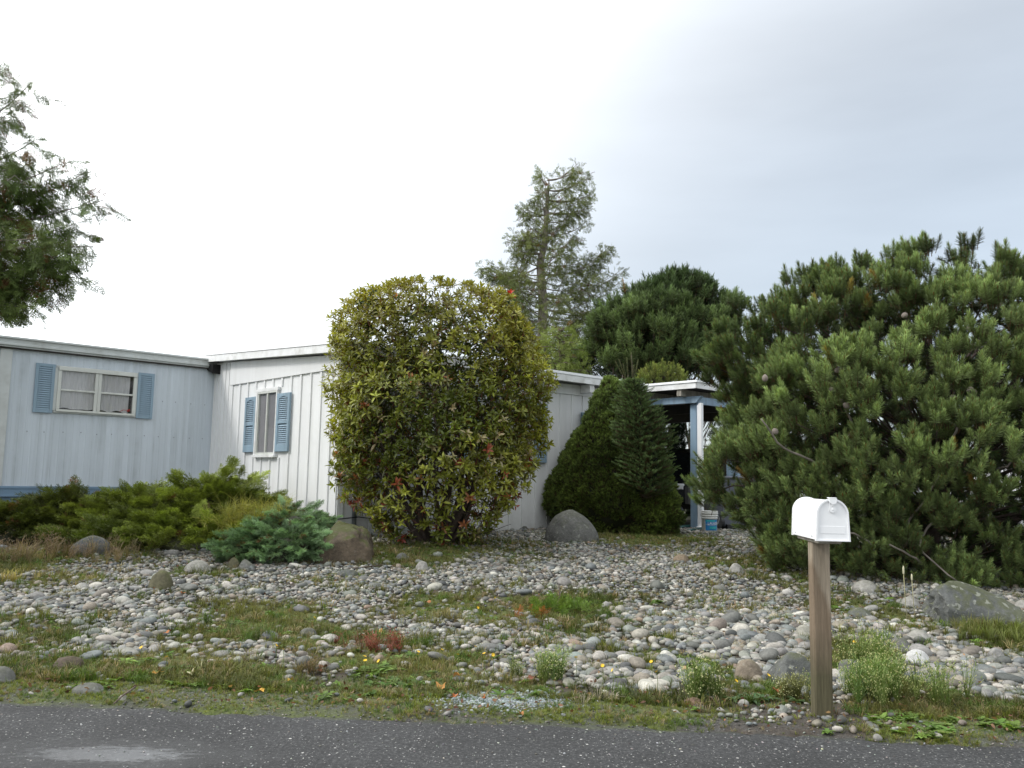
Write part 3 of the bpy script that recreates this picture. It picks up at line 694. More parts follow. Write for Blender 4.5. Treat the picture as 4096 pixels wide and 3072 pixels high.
def curtain(x0, x1, z0, z1, name, gather):
    nx_, nz_ = 60, 14; V = []; F = []
    for j in range(nz_+1):
        for i in range(nx_+1):
            u = i/nx_; v = j/nz_; x = x0+(x1-x0)*u
            hem = .022*abs(math.sin(u*math.pi*1.5+gather))*(1-v)+.010*math.sin(u*13)*(1-v)
            V.append((x, -.024+.006*math.sin(u*38+2*math.sin(v*3+gather))+.003*math.sin(u*90), z0+hem+(z1-z0-hem)*v))
    for j in range(nz_):
        for i in range(nx_): a = j*(nx_+1)+i; F.append((a, a+1, a+nx_+2, a+nx_+1))
    mesh_obj(name, V, F, M['curtain'], hw, smooth=True)
curtain(X0+.045, xm-.05, Z0+.03, Z1-.05, 'curtain', .4); curtain(xm+.05, X1-.10, Z0+.03, Z1-.06, 'curtain', 1.9)
b = MB(); b.tube([(X1-.24, -.033, Z0+.05), (X1-.18, -.033, Z0+.085), (X1-.12, -.033, Z0+.08)], .004, 5)
for (dx, dz) in ((0, 0), (.02, -.012), (-.005, -.02), (.022, .01)): b.lathe([(.002, -.011), (.011, -.004), (.011, .005), (.002, .011)], (X1-.105+dx, -.033, Z0+.085+dz), 6)
b.build('red_ornament', M['red'], hw)
shutter(hw, -2.95, -2.665, 2.10, 2.895, -.0095, th=.028, nsl=20); shutter(hw, -1.36, -1.085, 2.10, 2.895, -.0095, th=.028, nsl=20)
b = MB(); b.tube([(-1.9, 1.6, 3.28), (-1.9, 1.6, 3.48)], .05, 10); b.build('roof_vent', M['grey_trim'], home)

# ================================================================== CARPORT
cp = empty('carport', A0, ANG, 'open carport with white flat roof, blue corner post and white downspout', 'carport')
cx0 = 6.635; cr = MB(); cr.box(cx0, 12.6, -1.52, 3.6, 2.93, 3.03); croof = cr.build('roof', M['dark_wood'], cp)
b = MB(); b.box(cx0-.024, cx0-.0005, -1.544, 1.2, 2.925, 3.032, .002); b.box(cx0-.024, 12.62, -1.544, -1.5205, 2.925, 3.032, .002); b.build('fascia', M['white_trim'], croof)
b = MB(); b.box(cx0-.045, cx0+.05, -1.565, 1.2, 3.0325, 3.075, .003); b.box(cx0+.0505, 12.64, -1.565, -1.47, 3.0325, 3.075, .003); b.build('drip_edge', M['white_metal'], croof)
for y in (-1.12, -.32, .5, 1.4, 2.3, 3.2):
    b = MB(); b.box(cx0+.01, 12.4, y-.05, y+.05, 2.80, 2.928, .003); b.build('rafter', M['grey_wood'], croof)
b = MB(); b.prism([(-1.50, 2.80), (-1.38, 2.675), (3.3, 2.675), (3.3, 2.80)], 'x', 6.82, 6.90); b.build('front_beam', M['post_blue'], cp)
b = MB(); b.prism([(6.901, 2.66), (12.3, 2.66), (12.3, 2.799), (6.901, 2.799)], 'y', -1.365, -1.285); b.build('side_beam', M['post_blue'], cp)
for x in (8.1, 10.2): 
    b = MB(); b.box(x, x+.09, -1.33, 3.3, 2.60, 2.795, .003); b.build('cross_beam', M['dark_wood'], cp)
for (x, y, mm) in ((6.92, -1.25, 'post_blue'), (12.2, -1.3, 'dark_wood'), (12.2, 3.2, 'dark_wood'), (6.92, 3.2, 'dark_wood')):
    b = MB(); b.box(x, x+.14, y-.075, y+.075, .15, 2.66, .008); b.build('post', M[mm], cp)
b = MB(); b.box(6.93, 7.02, -1.365, -1.3255, .55, 1.0, .004); b.build('post_brace', M['post_blue'], cp)
b = MB(); b.prism([(-1.47, .34), (-1.38, .34), (-1.38, 2.62), (-1.42, 2.67), (-1.47, 2.67)], 'x', 6.86, 6.93)
b.box(6.80, 6.93, -1.475, -1.385, .30, .375, .01); b.box(6.85, 6.935, -1.485, -1.34, .84, .875, .003); b.build('downspout', M['white_metal'], cp)
for (z0, z1, x, y0, y1, mm) in ((.15, 2.66, 7.95, -1.36, -1.22, 'dark_wood'), (.15, 2.66, 7.84, -1.62, -1.37, 'post_blue')):  # backlit dark side and blue side of a post, as two colours
    b = MB(); b.box(x, x+.10, y0, y1, z0, z1, .004); b.build('post', M[mm], cp)

# ================================================================== CAR IN CARPORT + CAR BEHIND THE PINE
def car(name, loc, rz, body, label, cat, L=4.6, Wd=1.85, H=1.67, suv=True):
    e = empty(name, loc, rz, label, cat); hw_ = Wd/2
    prof = ([(0, .45), (0, .80), (.12, .98), (1.15, 1.08), (1.75, H-.10), (2.1, H), (L-.75, H), (L-.35, H-.10), (L-.05, 1.05), (L, .95), (L, .40), (L-.55, .32), (.6, .32)] if suv else
            [(0, .42), (0, .66), (.15, .78), (1.05, .90), (1.85, H-.06), (2.3, H), (3.3, H-.03), (4.0, 1.02), (L-.05, .98), (L, .85), (L, .38), (L-.6, .28), (.7, .28)])
    V = []; F = []; n = len(prof)
    for s in (-1, -.94, .94, 1):
        for (x, z) in prof:
            k = 0 if abs(s) < 1 else 1
            tum = 1.0 if z < 1.1 else 1.0-.16*(z-1.05)/.6
            zz = z-(.05 if k and z > .9 else 0); xx = x+(.04 if k and x < .2 else 0)-(.04 if k and x > L-.2 else 0)
            V.append((xx, s*hw_*tum, zz))
    for r in range(3):
        for i in range(n): F.append((r*n+i, r*n+(i+1) % n, (r+1)*n+(i+1) % n, (r+1)*n+i))
    F.append(tuple(range(n))[::-1]); F.append(tuple(range(3*n, 4*n)))
    mesh_obj('body', V, F, body, e, smooth=False)
    zt = H-.12; zb = 1.08 if suv else .93
    b = MB(); x1_, x2_ = (1.28, 1.74) if suv else (1.2, 1.8)
    b.add([(x1_-.06, -hw_*.86, zb+.02), (x1_-.06, hw_*.86, zb+.02), (x2_-.05, hw_*.76, zt), (x2_-.05, -hw_*.76, zt)], [(0, 3, 2, 1)])
    b.build('windshield', M['car_glass'], e)
    for s in (-1, 1):
        for (a0, a1, t0, t1) in (((1.5, 2.35, 1.95, 2.35), (2.45, 3.3, 2.45, 3.3), (3.4, 4.15, 3.4, 3.9)) if suv else ((1.5, 2.5, 2.0, 2.5), (2.6, 3.6, 2.6, 3.2))):
            b = MB(); y0 = s*(hw_*.995+.004); y1 = s*(hw_*(1-.16*(zt-1.05)/.6)+.006)
            q_ = [(a0, y0, zb+.03), (a1, y0, zb+.03), (t1, y1, zt), (t0, y1, zt)]; b.add(q_+[(x, y+s*.006, z) for x, y, z in q_], [(0,1,2,3), (7,6,5,4), (0,4,5,1), (1,5,6,2), (2,6,7,3), (3,7,4,0)])
            b.build('side_window', M['car_glass'], e)
        b = MB(); b.box(1.55, 1.75, s*(hw_+.10)-.08, s*(hw_+.10)+.08, zb+.02, zb+.16, .03); b.build('mirror', body, e)
        b = MB(); b.box(-.012, .10, s*hw_*.72-.18, s*hw_*.72+.14, .72, .86, .03); b.build('headlight', M['white_metal'], e)
        for x in (.85, L-.95):
            b = MB(); prof_ = [(.20, -.1), (.32, -.11), (.345, -.06), (.345, .06), (.32, .11), (.20, .1)]
            V = []; F = []; nn = 28
            for (r, z) in prof_:
                for k in range(nn): a = 2*math.pi*k/nn; V.append((x+r*math.cos(a), s*(hw_-.10)+z, .345+r*math.sin(a)))
            for i in range(len(prof_)-1):
                for k in range(nn): F.append((i*nn+k, i*nn+(k+1) % nn, (i+1)*nn+(k+1) % nn, (i+1)*nn+k))
            b.add(V, F); wh = b.build('wheel', M['tyre'], e)
            b = MB(); b.tube([(x, s*(hw_-.10)-.07, .345), (x, s*(hw_-.10)+.07, .345)], .21, 20); b.build('rim', M['galv'], wh)
    b = MB(); b.box(-.015, .03, -.4, .4, .56, .74, .01); b.build('grille', M['plastic_black'], e)
    return e
pc = A0+U*7.95+W_*.55
car('parked_car', (pc.x, pc.y, .29), ANG, M['car_black'], 'dark car parked in shade under the carport', 'car')
pw = at(3720, 2000, 14.6)
car('parked_car', (pw.x, pw.y, .28), math.radians(12), M['car_white'], 'white car glimpsed through the branches behind the large pine', 'car', suv=False, H=1.45)
# neighbouring homes beyond
def neighbour(px0, px1, Yd, ztop, label, rz, depth=5):
    a = at(px0, 1900, Yd); b_ = at(px1, 1900, Yd); e = empty('neighbour_house', (a.x, a.y, .2), rz, label, 'house'); L = b_.x-a.x
    b = MB(); b.box(0, L, 0, depth, -.1, ztop); b.build('wall', M['pale_wall'], e)
    b = MB(); b.prism([(-.3, ztop), (depth/2, ztop+.35), (depth+.3, ztop), (depth+.3, ztop+.1), (depth/2, ztop+.5), (-.3, ztop+.1)], 'x', -.3, L+.3); b.build('roof', M['roof_grey'], e)
    for k in range(max(1, int(L/4))):
        wv = MB(); wv.box(1.2+4*k, 2.5+4*k, -.05, -.001, 1.0, 2.0, .01); wo = wv.build('window', M['frame'], e)
        wv = MB(); wv.box(1.28+4*k, 2.42+4*k, -.06, -.0505, 1.08, 1.92); wv.build('pane', M['car_glass'], wo)
neighbour(2560, 3120, 36, 1.75, 'low pale house seen far beyond the carport', .05)
neighbour(3380, 4700, 27, 1.9, 'white neighbouring house seen through gaps in the large pine', -.03)

# ================================================================== THINGS BY THE CARPORT
b0 = G(2838, 2128); bk = empty('bucket', (b0.x, b0.y, b0.z-.01), 0, 'white plastic bucket with blue laundry label beside the downspout', 'bucket')
b = MB(); b.lathe([(.128, 0), (.132, .01), (.140, .25), (.150, .252), (.150, .268), (.141, .27), (.142, .29), (.153, .292), (.153, .305), (.144, .308), (.145, .335), (.158, .338), (.158, .352), (.147, .355), (.148, .375), (.156, .377), (.156, .385), (.135, .386), (.125, .05)], (0, 0, 0), 36)
b.build('pail', M['plastic_white'], bk, True)
def wrap(name, m, a0, a1, z0, z1, off, parent):
    V = []; F = []; n = 14
    for k in range(n+1):
        a = a0+(a1-a0)*k/n
        for z in (z0, z1): r = .132+.032*z+off; V.append((r*math.sin(a), -r*math.cos(a), z))
    for k in range(n): F.append((2*k, 2*k+2, 2*k+3, 2*k+1))
    return mesh_obj(name, V, F, m, parent)
lb = wrap('label', M['label_blue'], -.75, .95, .045, .235, .0035, bk)
wrap('label_band', M['label_teal'], -.68, .5, .200, .228, .0055, lb); wrap('label_band', M['label_teal'], -.2, .8, .075, .115, .0055, lb)
# the word on the label, letter by letter, bent round the pail
GL = {'L': ["10000","10000","10000","10000","11111"], 'A': ["01110","10001","11111","10001","10001"], 'U': ["10001","10001","10001","10001","01110"], 'N': ["10001","11001","10101","10011","10001"],
      'D': ["11110","10001","10001","10001","11110"], 'R': ["11110","10001","11110","10010","10001"], 'Y': ["10001","01010","00100","00100","00100"]}
V = []; F = []; cw = .0052; a = -.42
for ch in "LAUNDRY":
    for r_, row in enumerate(GL[ch]):
        for c_, bit in enumerate(row):
            if bit == '1':
                z = .180-r_*.0095; aa = a+c_*cw/.14; k = len(V)
                for (da, dz) in ((0, 0), (cw*1.05/.14, 0), (cw*1.05/.14, .0098), (0, .0098)): rr = .132+.032*(z+dz)+.0065; V.append((rr*math.sin(aa+da), -rr*math.cos(aa+da), z+dz))
                F.append((k, k+1, k+2, k+3))
    a += 6.4*cw/.14
mesh_obj('lettering', V, F, M['letter_white'], lb)
b = MB(); b.tube([(-.155, 0, .33), (-.165, -.05, .25), (-.13, -.11, .17), (-.05, -.155, .135), (.05, -.155, .135), (.13, -.11, .17), (.165, -.05, .25), (.155, 0, .33)], .003, 6); b.build('wire_handle', M['galv'], bk, True)
p_ = G(2925, 2118); bn = empty('wheeled_bin', (p_.x+.02, p_.y+.25, p_.z), .25, 'grey wheeled rubbish bin half hidden by the pine beside the white bucket', 'bin')
b = MB(); V = []
for (z, s) in ((.06, .23), (.95, .29)): V += [(-s, -s, z), (s, -s, z), (s, s, z), (-s, s, z)]
b.add(V, [(3,2,1,0), (4,5,6,7), (0,1,5,4), (1,2,6,5), (2,3,7,6), (3,0,4,7)]); b.build('body', M['bin_grey'], bn)
b = MB(); b.box(-.31, .31, -.33, .31, .951, 1.0, .015); b.tube([(-.25, .36, .93), (.25, .36, .93)], .018, 8); b.build('lid', M['bin_grey'], bn)
for s in (-1, 1):
    b = MB(); b.tube([(s*.29-.03, -.20, .13), (s*.29+.03, -.20, .13)], [.13, .13], 20); b.build('wheel', M['plastic_black'], bn)
b = MB(); b.box(-.2, .2, -.31, -.232, .02, .10, .01); b.build('axle_block', M['plastic_black'], bn)
def lumpy(name, c, r, sc, m, parent=None, seed=0, sub=4, amp=.16, flat=None):
    import bmesh
    bm = bmesh.new(); bmesh.ops.create_icosphere(bm, subdivisions=sub, radius=1)
    for v in bm.verts:
        n = v.co.normalized(); k = 1+amp*(math.sin(n.x*5+seed)+math.sin(n.y*6+seed*2)+math.sin(n.z*7+seed*3))/2+amp*.35*math.sin(n.x*17+seed)*math.sin(n.z*15+n.y*11)
        v.co = Vector((n.x*k*sc[0], n.y*k*sc[1], n.z*k*sc[2]))*r
    me = bpy.data.meshes.new(name); bm.to_mesh(me); bm.free(); me.materials.append(m)
    me.polygons.foreach_set('use_smooth', np.ones(len(me.polygons), bool))
    o = bpy.data.objects.new(name, me); COL.objects.link(o); o.location = c; o.parent = parent; return o
p_ = G(2705, 2108); o = lumpy('rubbish_bag', (p_.x-.02, p_.y+.45, p_.z+.24), .30, (.75, .8, .95), M['tarp'], None, 2.0); tag(o, 'crumpled black plastic bag on the ground left of the blue carport post', 'bag')
b = MB(); p1, p2 = G(2702, 2118), G(2805, 2112); b.tube([(p1.x, p1.y, p1.z+.03), ((p1.x+p2.x)/2, (p1.y+p2.y)/2, p1.z+.045), (p2.x, p2.y, p2.z+.04)], .032, 10); o = b.build('pipe', M['pipe_green'], None, True); tag(o, 'dark green plastic pipe lying at the foot of the carport post, farther of two', 'pipe')
b = MB(); p1, p2 = G(2750, 2131), G(2812, 2121); b.tube([(p1.x, p1.y, p1.z+.03), (p2.x, p2.y, p2.z+.035)], .03, 10); o = b.build('pipe', M['pipe_green'], None, True); tag(o, 'short dark green pipe lying nearest the stones below the downspout', 'pipe')

# ================================================================== MAILBOX
def post_mat():
    m, t, p, o = newmat('weathered_cedar_post'); q = NT(t); xyz = q.sepxyz()
    gr = q.noise(5, 7, .65, (9, 9, .6)); gr2 = q.noise(30, 5, .7, (3, 3, .15))
    c = q.ramp(gr, [(.3, (.19,.155,.11)), (.7, (.34,.285,.215))])
    c = q.mix(.55, c, q.ramp(gr2, [(.3, .55), (.7, 1.4)]), 'MULTIPLY')
    zz = q.math('ADD', xyz[2], q.math('MULTIPLY', q.math('SUBTRACT', q.noise(7, 5, .6), .5), .22))
    # rain-darkened wedge down the face and algae towards the foot, stains of the wood itself
    wet = q.math('ADD', q.math('SUBTRACT', .70, zz), q.math('MULTIPLY', xyz[0], -3.2))
    c = q.mix(q.math('MULTIPLY', q.ramp(q.math('MULTIPLY', wet, 14), [(0, 0.0), (1, 1.0)]), .75), c, q.mix(1.0, c, (.55,.46,.38), 'MULTIPLY'))
    alg = q.ramp(zz, [(.18, 1.0), (.46, 0.0)])
    c = q.mix(q.math('MULTIPLY', alg, .85), c, q.ramp(gr2, [(.3, (.035,.032,.014)), (.7, (.10,.095,.045))]))
    q.set(p.inputs['Base Color'], c); p.inputs['Roughness'].default_value = .8
    q.set(p.inputs['Normal'], q.bump(q.math('ADD', gr2, gr), .5, .004)); return m
mbx = Vector((1.640, 4.50, 0)); a_mb = math.radians(-4.4)
mb = empty('mailbox', (mbx.x, mbx.y, 0), a_mb, 'white metal mailbox with rounded top on a weathered wooden post by the road', 'mailbox')
b = MB(); b.box(-.045, .045, -.045, .045, -.25, .898, .006); b.build('post', post_mat(), mb)
b = MB(); b.box(-.058, .058, -.20, .20, .899, .919, .003); b.build('mounting_board', M['grey_wood'], mb)
def arch_poly(w, h, n=20, grow=0.0, flare=.006):
    r = w/2+grow; zc = .920+h-w/2
    return [(-r-flare, .920-grow*.6), *[(r*math.cos(math.pi-math.pi*k/n), zc+r*math.sin(math.pi-math.pi*k/n)) for k in range(n+1)], (r+flare, .920-grow*.6)]
BW, BH, y0, y1 = .143, .200, -.255, .215
b = MB(); b.prism(arch_poly(BW, BH), 'y', y0+.012, y1); bo = b.build('body', M['white_metal'], mb)
for p in bo.data.polygons: p.use_smooth = len(p.vertices) == 4 and abs(p.normal.y) < .5
bo.data.set_sharp_from_angle(angle=math.radians(35))
b = MB(); b.prism(arch_poly(BW, BH, grow=.007), 'y', y1-.012, y1+.006); b.build('rear_rim', M['white_metal'], mb)
def ring(b, outer, inner, ya, yb):
    n = len(outer); V = [(x, ya, z) for x, z in outer]+[(x, ya, z) for x, z in inner]+[(x, yb, z) for x, z in outer]+[(x, yb, z) for x, z in inner]
    F = []
    for i in range(n): j = (i+1) % n; F += [(i, n+i, n+j, j), (2*n+i, 2*n+j, 3*n+j, 3*n+i), (i, j, 2*n+j, 2*n+i), (n+i, 3*n+i, 3*n+j, n+j)]
    b.add(V, F)
b = MB(); b.prism(arch_poly(BW, BH, grow=.002), 'y', y0+.002, y0+.0115); ring(b, arch_poly(BW, BH, grow=.007), arch_poly(BW, BH, grow=-.002), y0-.005, y0+.018)
dr = b.build('door', M['white_metal'], mb)
dr.data.set_sharp_from_angle(angle=math.radians(35))
b = MB(); b.box(-.062, .062, y0+.0006, y0+.003, .953, .990, .0006); b.build('embossed_panel', M['white_metal'], dr)
b = MB(); b.prism([(-.016, 1.0695), (-.011, 1.0605), (0, 1.0565), (.011, 1.0605), (.016, 1.0695), (.016, 1.1155), (-.016, 1.1155)], 'y', y0-.006, y0+.0015)
for z in (1.0735, 1.0935): b.tube([(0, y0-.010, z), (0, y0-.0055, z)], [.0035, .0055], 8)
b.build('latch_strap', M['white_metal'], dr)
b = MB(); b.prism([(-.019, 1.1155), (-.015, 1.1055), (0, 1.0975), (.015, 1.1055), (.019, 1.1155), (.019, 1.1285), (-.019, 1.1285)], 'y', y0-.018, y0-.0065); b.box(-.017, .017, y0-.018, y0+.03, 1.1290, 1.1330, .001); b.build('latch_tab', M['white_metal'], mb)
b = MB()
for y in (y0+.09, y1-.06): b.tube([(-BW/2-.009, y, .934), (-BW/2-.002, y, .934)], .003, 8)
b.build('screw', M['galv'], mb)
# ================================================================== BOULDERS
import bmesh
from mathutils import noise
def boulder(px, pyb, wpx, hpx, m, label, planes=0, name='boulder', cat='boulder', amp=.12, sub=4, seed=1, dy=.8, lean=0.0, group=None, prof=None, box=1.0, sink=.25, colr=None):
    r = random.Random(seed); g0 = G(px, pyb); Yd = g0.y; wd = wpx/FPX*Yd/2; dp = wd*dy; cy = g0.y+dp*.85
    sc = cy/Yd; wd *= sc; ht = hpx/FPX*cy; bm = bmesh.new(); bmesh.ops.create_icosphere(bm, subdivisions=sub, radius=1)
    pl = []
    for _ in range(planes):
        n = Vector((r.uniform(-1, 1), r.uniform(-1, 1), r.uniform(-.2, 1))).normalized(); pl.append((n, r.uniform(.55, .85)))
    for v in bm.verts:
        n = v.co.normalized(); k = 1+amp*(math.sin(n.x*3.1+seed)+math.sin(n.y*3.7+seed*1.7)+math.sin(n.z*3.3+seed*2.3))/1.8
        k += (amp*1.0*noise.fractal(n*1.9+Vector((seed*3.1, seed, 0)), .8, 2.1, 5) if planes > 1 else amp*.15*noise.fractal(n*3, .8, 2.1, 4))
        k += amp*.20*(math.sin(n.x*9+seed*5)*math.sin(n.y*8+seed)+math.sin(n.z*11+seed*3)*math.sin(n.x*7))
        p = n*k
        for (q, d) in pl:
            e = p.dot(q)-d
            if e > 0: p -= q*e*.92
        if box != 1.0: p = Vector([math.copysign(abs(c_)**box, c_) for c_ in p])
        v.co = p
    zs_ = [v.co.z for v in bm.verts]; xs_ = [v.co.x for v in bm.verts]; mx = max(zs_); sx = max(max(xs_), -min(xs_))
    for v in bm.verts:
        z = v.co.z/mx; x = v.co.x/sx; y = v.co.y/sx
        if prof is not None and z > 0: z *= float(np.interp(x, [-1, -.6, 0, .6, 1], prof))
        v.co = Vector(((x+lean*z)*wd, y*dp, (z if z > 0 else z*.5)*ht))
    me = bpy.data.meshes.new(name); bm.to_mesh(me); bm.free(); me.materials.append(m)
    me.polygons.foreach_set('use_smooth', np.ones(len(me.polygons), bool)); me.set_sharp_from_angle(angle=math.radians(38))
    o = bpy.data.objects.new(name, me); COL.objects.link(o); o.location = (g0.x*sc, cy, max(float(hgt(g0.x*sc, cy))-.01, -.002 if cy < float(yedge(g0.x*sc)) else -9))
    if colr: o.color = (*colr, 1)
    return tag(o, label, cat, group)
RB = rock_mat('brown_boulder', (.04,.030,.020), (.19,.145,.10), .9, .10); RG = rock_mat('grey_granite', (.085,.085,.078), (.17,.17,.16), .25, .3)
RL = rock_mat('pale_granite', (.20,.19,.17), (.42,.41,.38), .25, .1); RD = rock_mat('dark_slate_stone', (.05,.055,.06), (.13,.135,.14), .35, .1)
RM = rock_mat('lichened_schist', (.055,.06,.058), (.17,.175,.165), .6, .45); RO = rock_mat('olive_stone', (.07,.065,.035), (.14,.13,.075), .6, .0)
boulder(1378, 2262, 226, 150, RB, 'large brown mossy boulder with a split face at the white house corner', 3, seed=3, prof=(.95,1.0,1.0,.97,.7), box=.62, dy=.9, amp=.22, sub=5)
boulder(2288, 2168, 215, 125, RG, 'smooth grey domed boulder leaning against the dense spruce', 0, seed=8, amp=.05, prof=(.9,1,1,.86,.7), dy=.8)
boulder(3890, 2500, 400, 178, RM, 'long angular lichen-covered rock in front of the large pine', 4, seed=21, prof=(1.0,1.0,.80,.55,.35), box=.66, dy=.7, amp=.26, sub=5)
boulder(362, 2222, 165, 75, RD, 'dark slab of rock poking out under the green juniper', 1, seed=5, prof=(.6,.8,1,1,.9))
boulder(643, 2362, 96, 78, RO, 'round olive-brown stone standing alone among the left cobbles', 0, seed=6, amp=.06)
boulder(785, 2296, 112, 52, RL, 'pale grey oval stone in front of the green juniper', 0, seed=7, amp=.06)
boulder(935, 2276, 50, 46, RO, 'small brown rounded rock next to a grey block below the blue-green juniper', 0, seed=9, amp=.06)
boulder(988, 2282, 72, 40, RG, 'small angular grey block below the blue-green juniper', 5, seed=10)
boulder(272, 2690, 140, 62, rock_mat('brown_flat_stone', (.06,.045,.032), (.17,.13,.10), .3, .05), 'flat brown rock among weeds at the left road verge', 1, seed=12)
boulder(352, 2776, 128, 38, RG, 'low flat grey stone in the moss beside the road', 0, seed=13, amp=.04)
boulder(-6, 2735, 120, 62, RG, 'grey stone cut off by the left edge of the view', 1, seed=14, amp=.06)
boulder(493, 2800, 42, 22, RL, 'small cream stone at the road edge near the flat grey stone', 0, seed=15, amp=.05, cat='stone')
boulder(2995, 2728, 112, 84, rock_mat('buff_granite', (.15,.12,.09), (.30,.25,.19), .3, .2), 'round buff boulder left of the mailbox post', 0, seed=16, amp=.06)
boulder(3160, 2745, 190, 128, RM, 'angular grey boulder directly behind the mailbox post', 4, seed=17, prof=(.6,.8,.95,1,.9), box=.85, dy=.7)
boulder(3390, 2730, 130, 80, RG, 'grey rock half buried in weeds right of the mailbox post', 3, seed=18)
boulder(3460, 2372, 104, 48, RL, 'pale flat boulder under the lower pine branches', 0, seed=19, amp=.05)
boulder(3638, 2432, 84, 46, RL, 'tan oval stone beside the seed stalks and the long angular rock', 0, seed=20, amp=.05)
boulder(3442, 2480, 100, 46, RM, 'speckled flat stone right of the mailbox post amid green tufts', 0, seed=22, amp=.06)
boulder(3670, 2662, 106, 56, rock_mat('white_quartz', (.40,.40,.39), (.62,.62,.60), .0, .0), 'large bright white oval stone among cobbles right of the flowering weeds', 0, seed=23, amp=.03)
boulder(3672, 2568, 92, 46, RL, 'light grey rounded stone behind the bright white stone', 0, seed=25, amp=.05)
boulder(3598, 2596, 90, 42, RG, 'mid grey flattened stone left of the light grey rounded stone', 0, seed=26, amp=.05)
boulder(4095, 2440, 75, 38, RL, 'whitish stone at the right edge above the long rock', 0, seed=27, amp=.05)
boulder(2945, 2300, 62, 46, RL, 'pale upright stone on the cobbles near the pine left side', 0, seed=28, amp=.06)
boulder(3075, 2212, 60, 34, RL, 'small whitish stone at the lower left rim of the pine', 0, seed=29, amp=.05)
boulder(2725, 2252, 66, 34, rock_mat('tan_cobble', (.15,.11,.075), (.28,.22,.15), .1, .1), 'brown oval stone on the far cobbles before the carport', 0, seed=30, amp=.05)
boulder(1607, 2242, 52, 32, RG, 'dark grey egg-shaped stone under the round bush', 0, seed=31, amp=.05)
boulder(1687, 2285, 52, 42, RL, 'chalky white pointed stone in front of the round bush', 2, seed=32, amp=.06)
boulder(2775, 2830, 92, 36, rock_mat('rust_stone', (.12,.07,.05), (.24,.15,.11), .1, .05), 'rust-brown flat stone on the verge left of the mailbox', 0, seed=33, amp=.05)
boulder(3348, 2968, 48, 18, RL, 'white chip of stone lying out on the asphalt below the mailbox', 2, seed=34, amp=.06, cat='stone', dy=.55)
boulder(1392, 2312, 90, 34, RD, 'long grey stone on the cobbles below the brown boulder', 1, seed=35, amp=.05)
boulder(3985, 2640, 64, 46, rock_mat('black_white_stone', (.06,.06,.06), (.45,.44,.41), .0, .3), 'black-and-white blotched stone near the right edge grass', 0, seed=36, amp=.05)
boulder(1230, 2545, 75, 34, RG, 'flat grey stone sunk in the middle weed patch', 1, seed=37, amp=.05)
boulder(500, 2622, 120, 26, RL, 'long low stone at the border of cobbles and verge weeds', 0, seed=38, amp=.05)

# ================================================================== COBBLES
sp = .0355
xs_ = np.arange(-11, 12, sp); ys_ = np.arange(4.1, 16.5, sp); X, Y = np.meshgrid(xs_, ys_); P = np.stack([X.ravel(), Y.ravel()], 1)
P += rng.uniform(-sp*.55, sp*.55, P.shape); x, y = P[:, 0], P[:, 1]; d = y-yedge(x); v = veg(x, y)
keep = (np.abs(x) < .66*y+1.2)
patch = .5+.5*np.sin(x*2.3+y*1.1)*np.sin(y*2.9-x*.7)
pk = sstep(.45, 1.0, d)*(1-.97*np.clip(v*1.15,0,1)**.8)*(.60+.32*patch)
pk = np.maximum(pk, .02*(d > .08)); 
# the scatter of loose stones round the foot of the mailbox post
pk = np.maximum(pk, .75*np.exp(-(((x-1.35)/.32)**2+((y-4.5)/.14)**2))); pk = np.maximum(pk, .42*np.exp(-(((x-1.80)/.28)**2+((y-4.32)/.16)**2)))
loc_ = (x-A0.x)*U.x+(y-A0.y)*U.y; loy = (x-A0.x)*W_.x+(y-A0.y)*W_.y
keep &= ~((loc_ > -.03) & (loy > -.03)) & ~((loc_ <= 0) & (loy > DG-.05)); keep &= ~((x < -3.2) & (y > 10.6))
keep &= rng.random(len(x)) < pk; x, y, d, v = x[keep], y[keep], d[keep], v[keep]; n = len(x)
rad = .0178*np.exp(rng.normal(0, .34, n)); rad[rng.random(n) < .06] *= 1.7; rad *= np.where((x > .4) & (y < 7.5) & (d > .8), 1.22, 1.0)
rad = np.where(d < .7, rad*.72, rad); rad = np.clip(rad, .010, .075)
pal = np.array([(.32,.33,.33), (.21,.24,.26), (.42,.42,.39), (.17,.18,.175), (.26,.29,.27), (.35,.32,.27), (.60,.60,.58), (.24,.22,.195), (.28,.32,.33), (.10,.11,.115), (.32,.25,.20)])
pw_ = np.array([.19,.12,.13,.11,.08,.09,.10,.07,.04,.07,.012]); pw_ = pw_/pw_.sum(); pi = rng.choice(len(pal), n, p=pw_)
cc = np.clip(pal[pi]*np.array([[.66,.63,.575]])*(1+rng.normal(0, .13, (n, 1)))*(1+rng.normal(0, .018, (n, 3))), .03, .8)
fl = rng.uniform(.5, .8, n); el = rng.uniform(1.0, 1.5, n); spn = rng.uniform(0, 6.28, n)
z = hgt(x, y)+rad*fl*rng.uniform(-.15, .75, n)+.004
tl = rng.normal(0, .16, (n, 2)); Dn = np.stack([tl[:, 0], tl[:, 1], np.ones(n)], 1); Rm = basis(Dn, spn); Sc = np.stack([rad*el, rad*.95, rad*fl], 1); PP = np.stack([x, y, z], 1)
def stone_t(sub, seed):
    bm = bmesh.new(); bmesh.ops.create_icosphere(bm, subdivisions=sub, radius=1); r = random.Random(seed); s = seed*1.7
    V = []
    for q in bm.verts:
        c_ = q.co.normalized(); k = 1+.10*(math.sin(c_.x*3+s)+math.sin(c_.y*3.3+s*2)+math.sin(c_.z*2.7+s*3))/1.6
        V.append(c_*k)
    F = [[w_.index for w_ in f.verts] for f in bm.faces]; bm.free(); V = np.array(V)
    return (V, np.array(F), np.ones(len(V)), np.zeros((len(V), 3)), np.zeros(len(V)))
size = rad*el/y; vis = np.abs(x) < .60*y
order = np.argsort(-np.where(vis, size, 0)); top = order[:296]; rest = np.setdiff1d(np.arange(n), top)
parts = []; near = y < 7.4
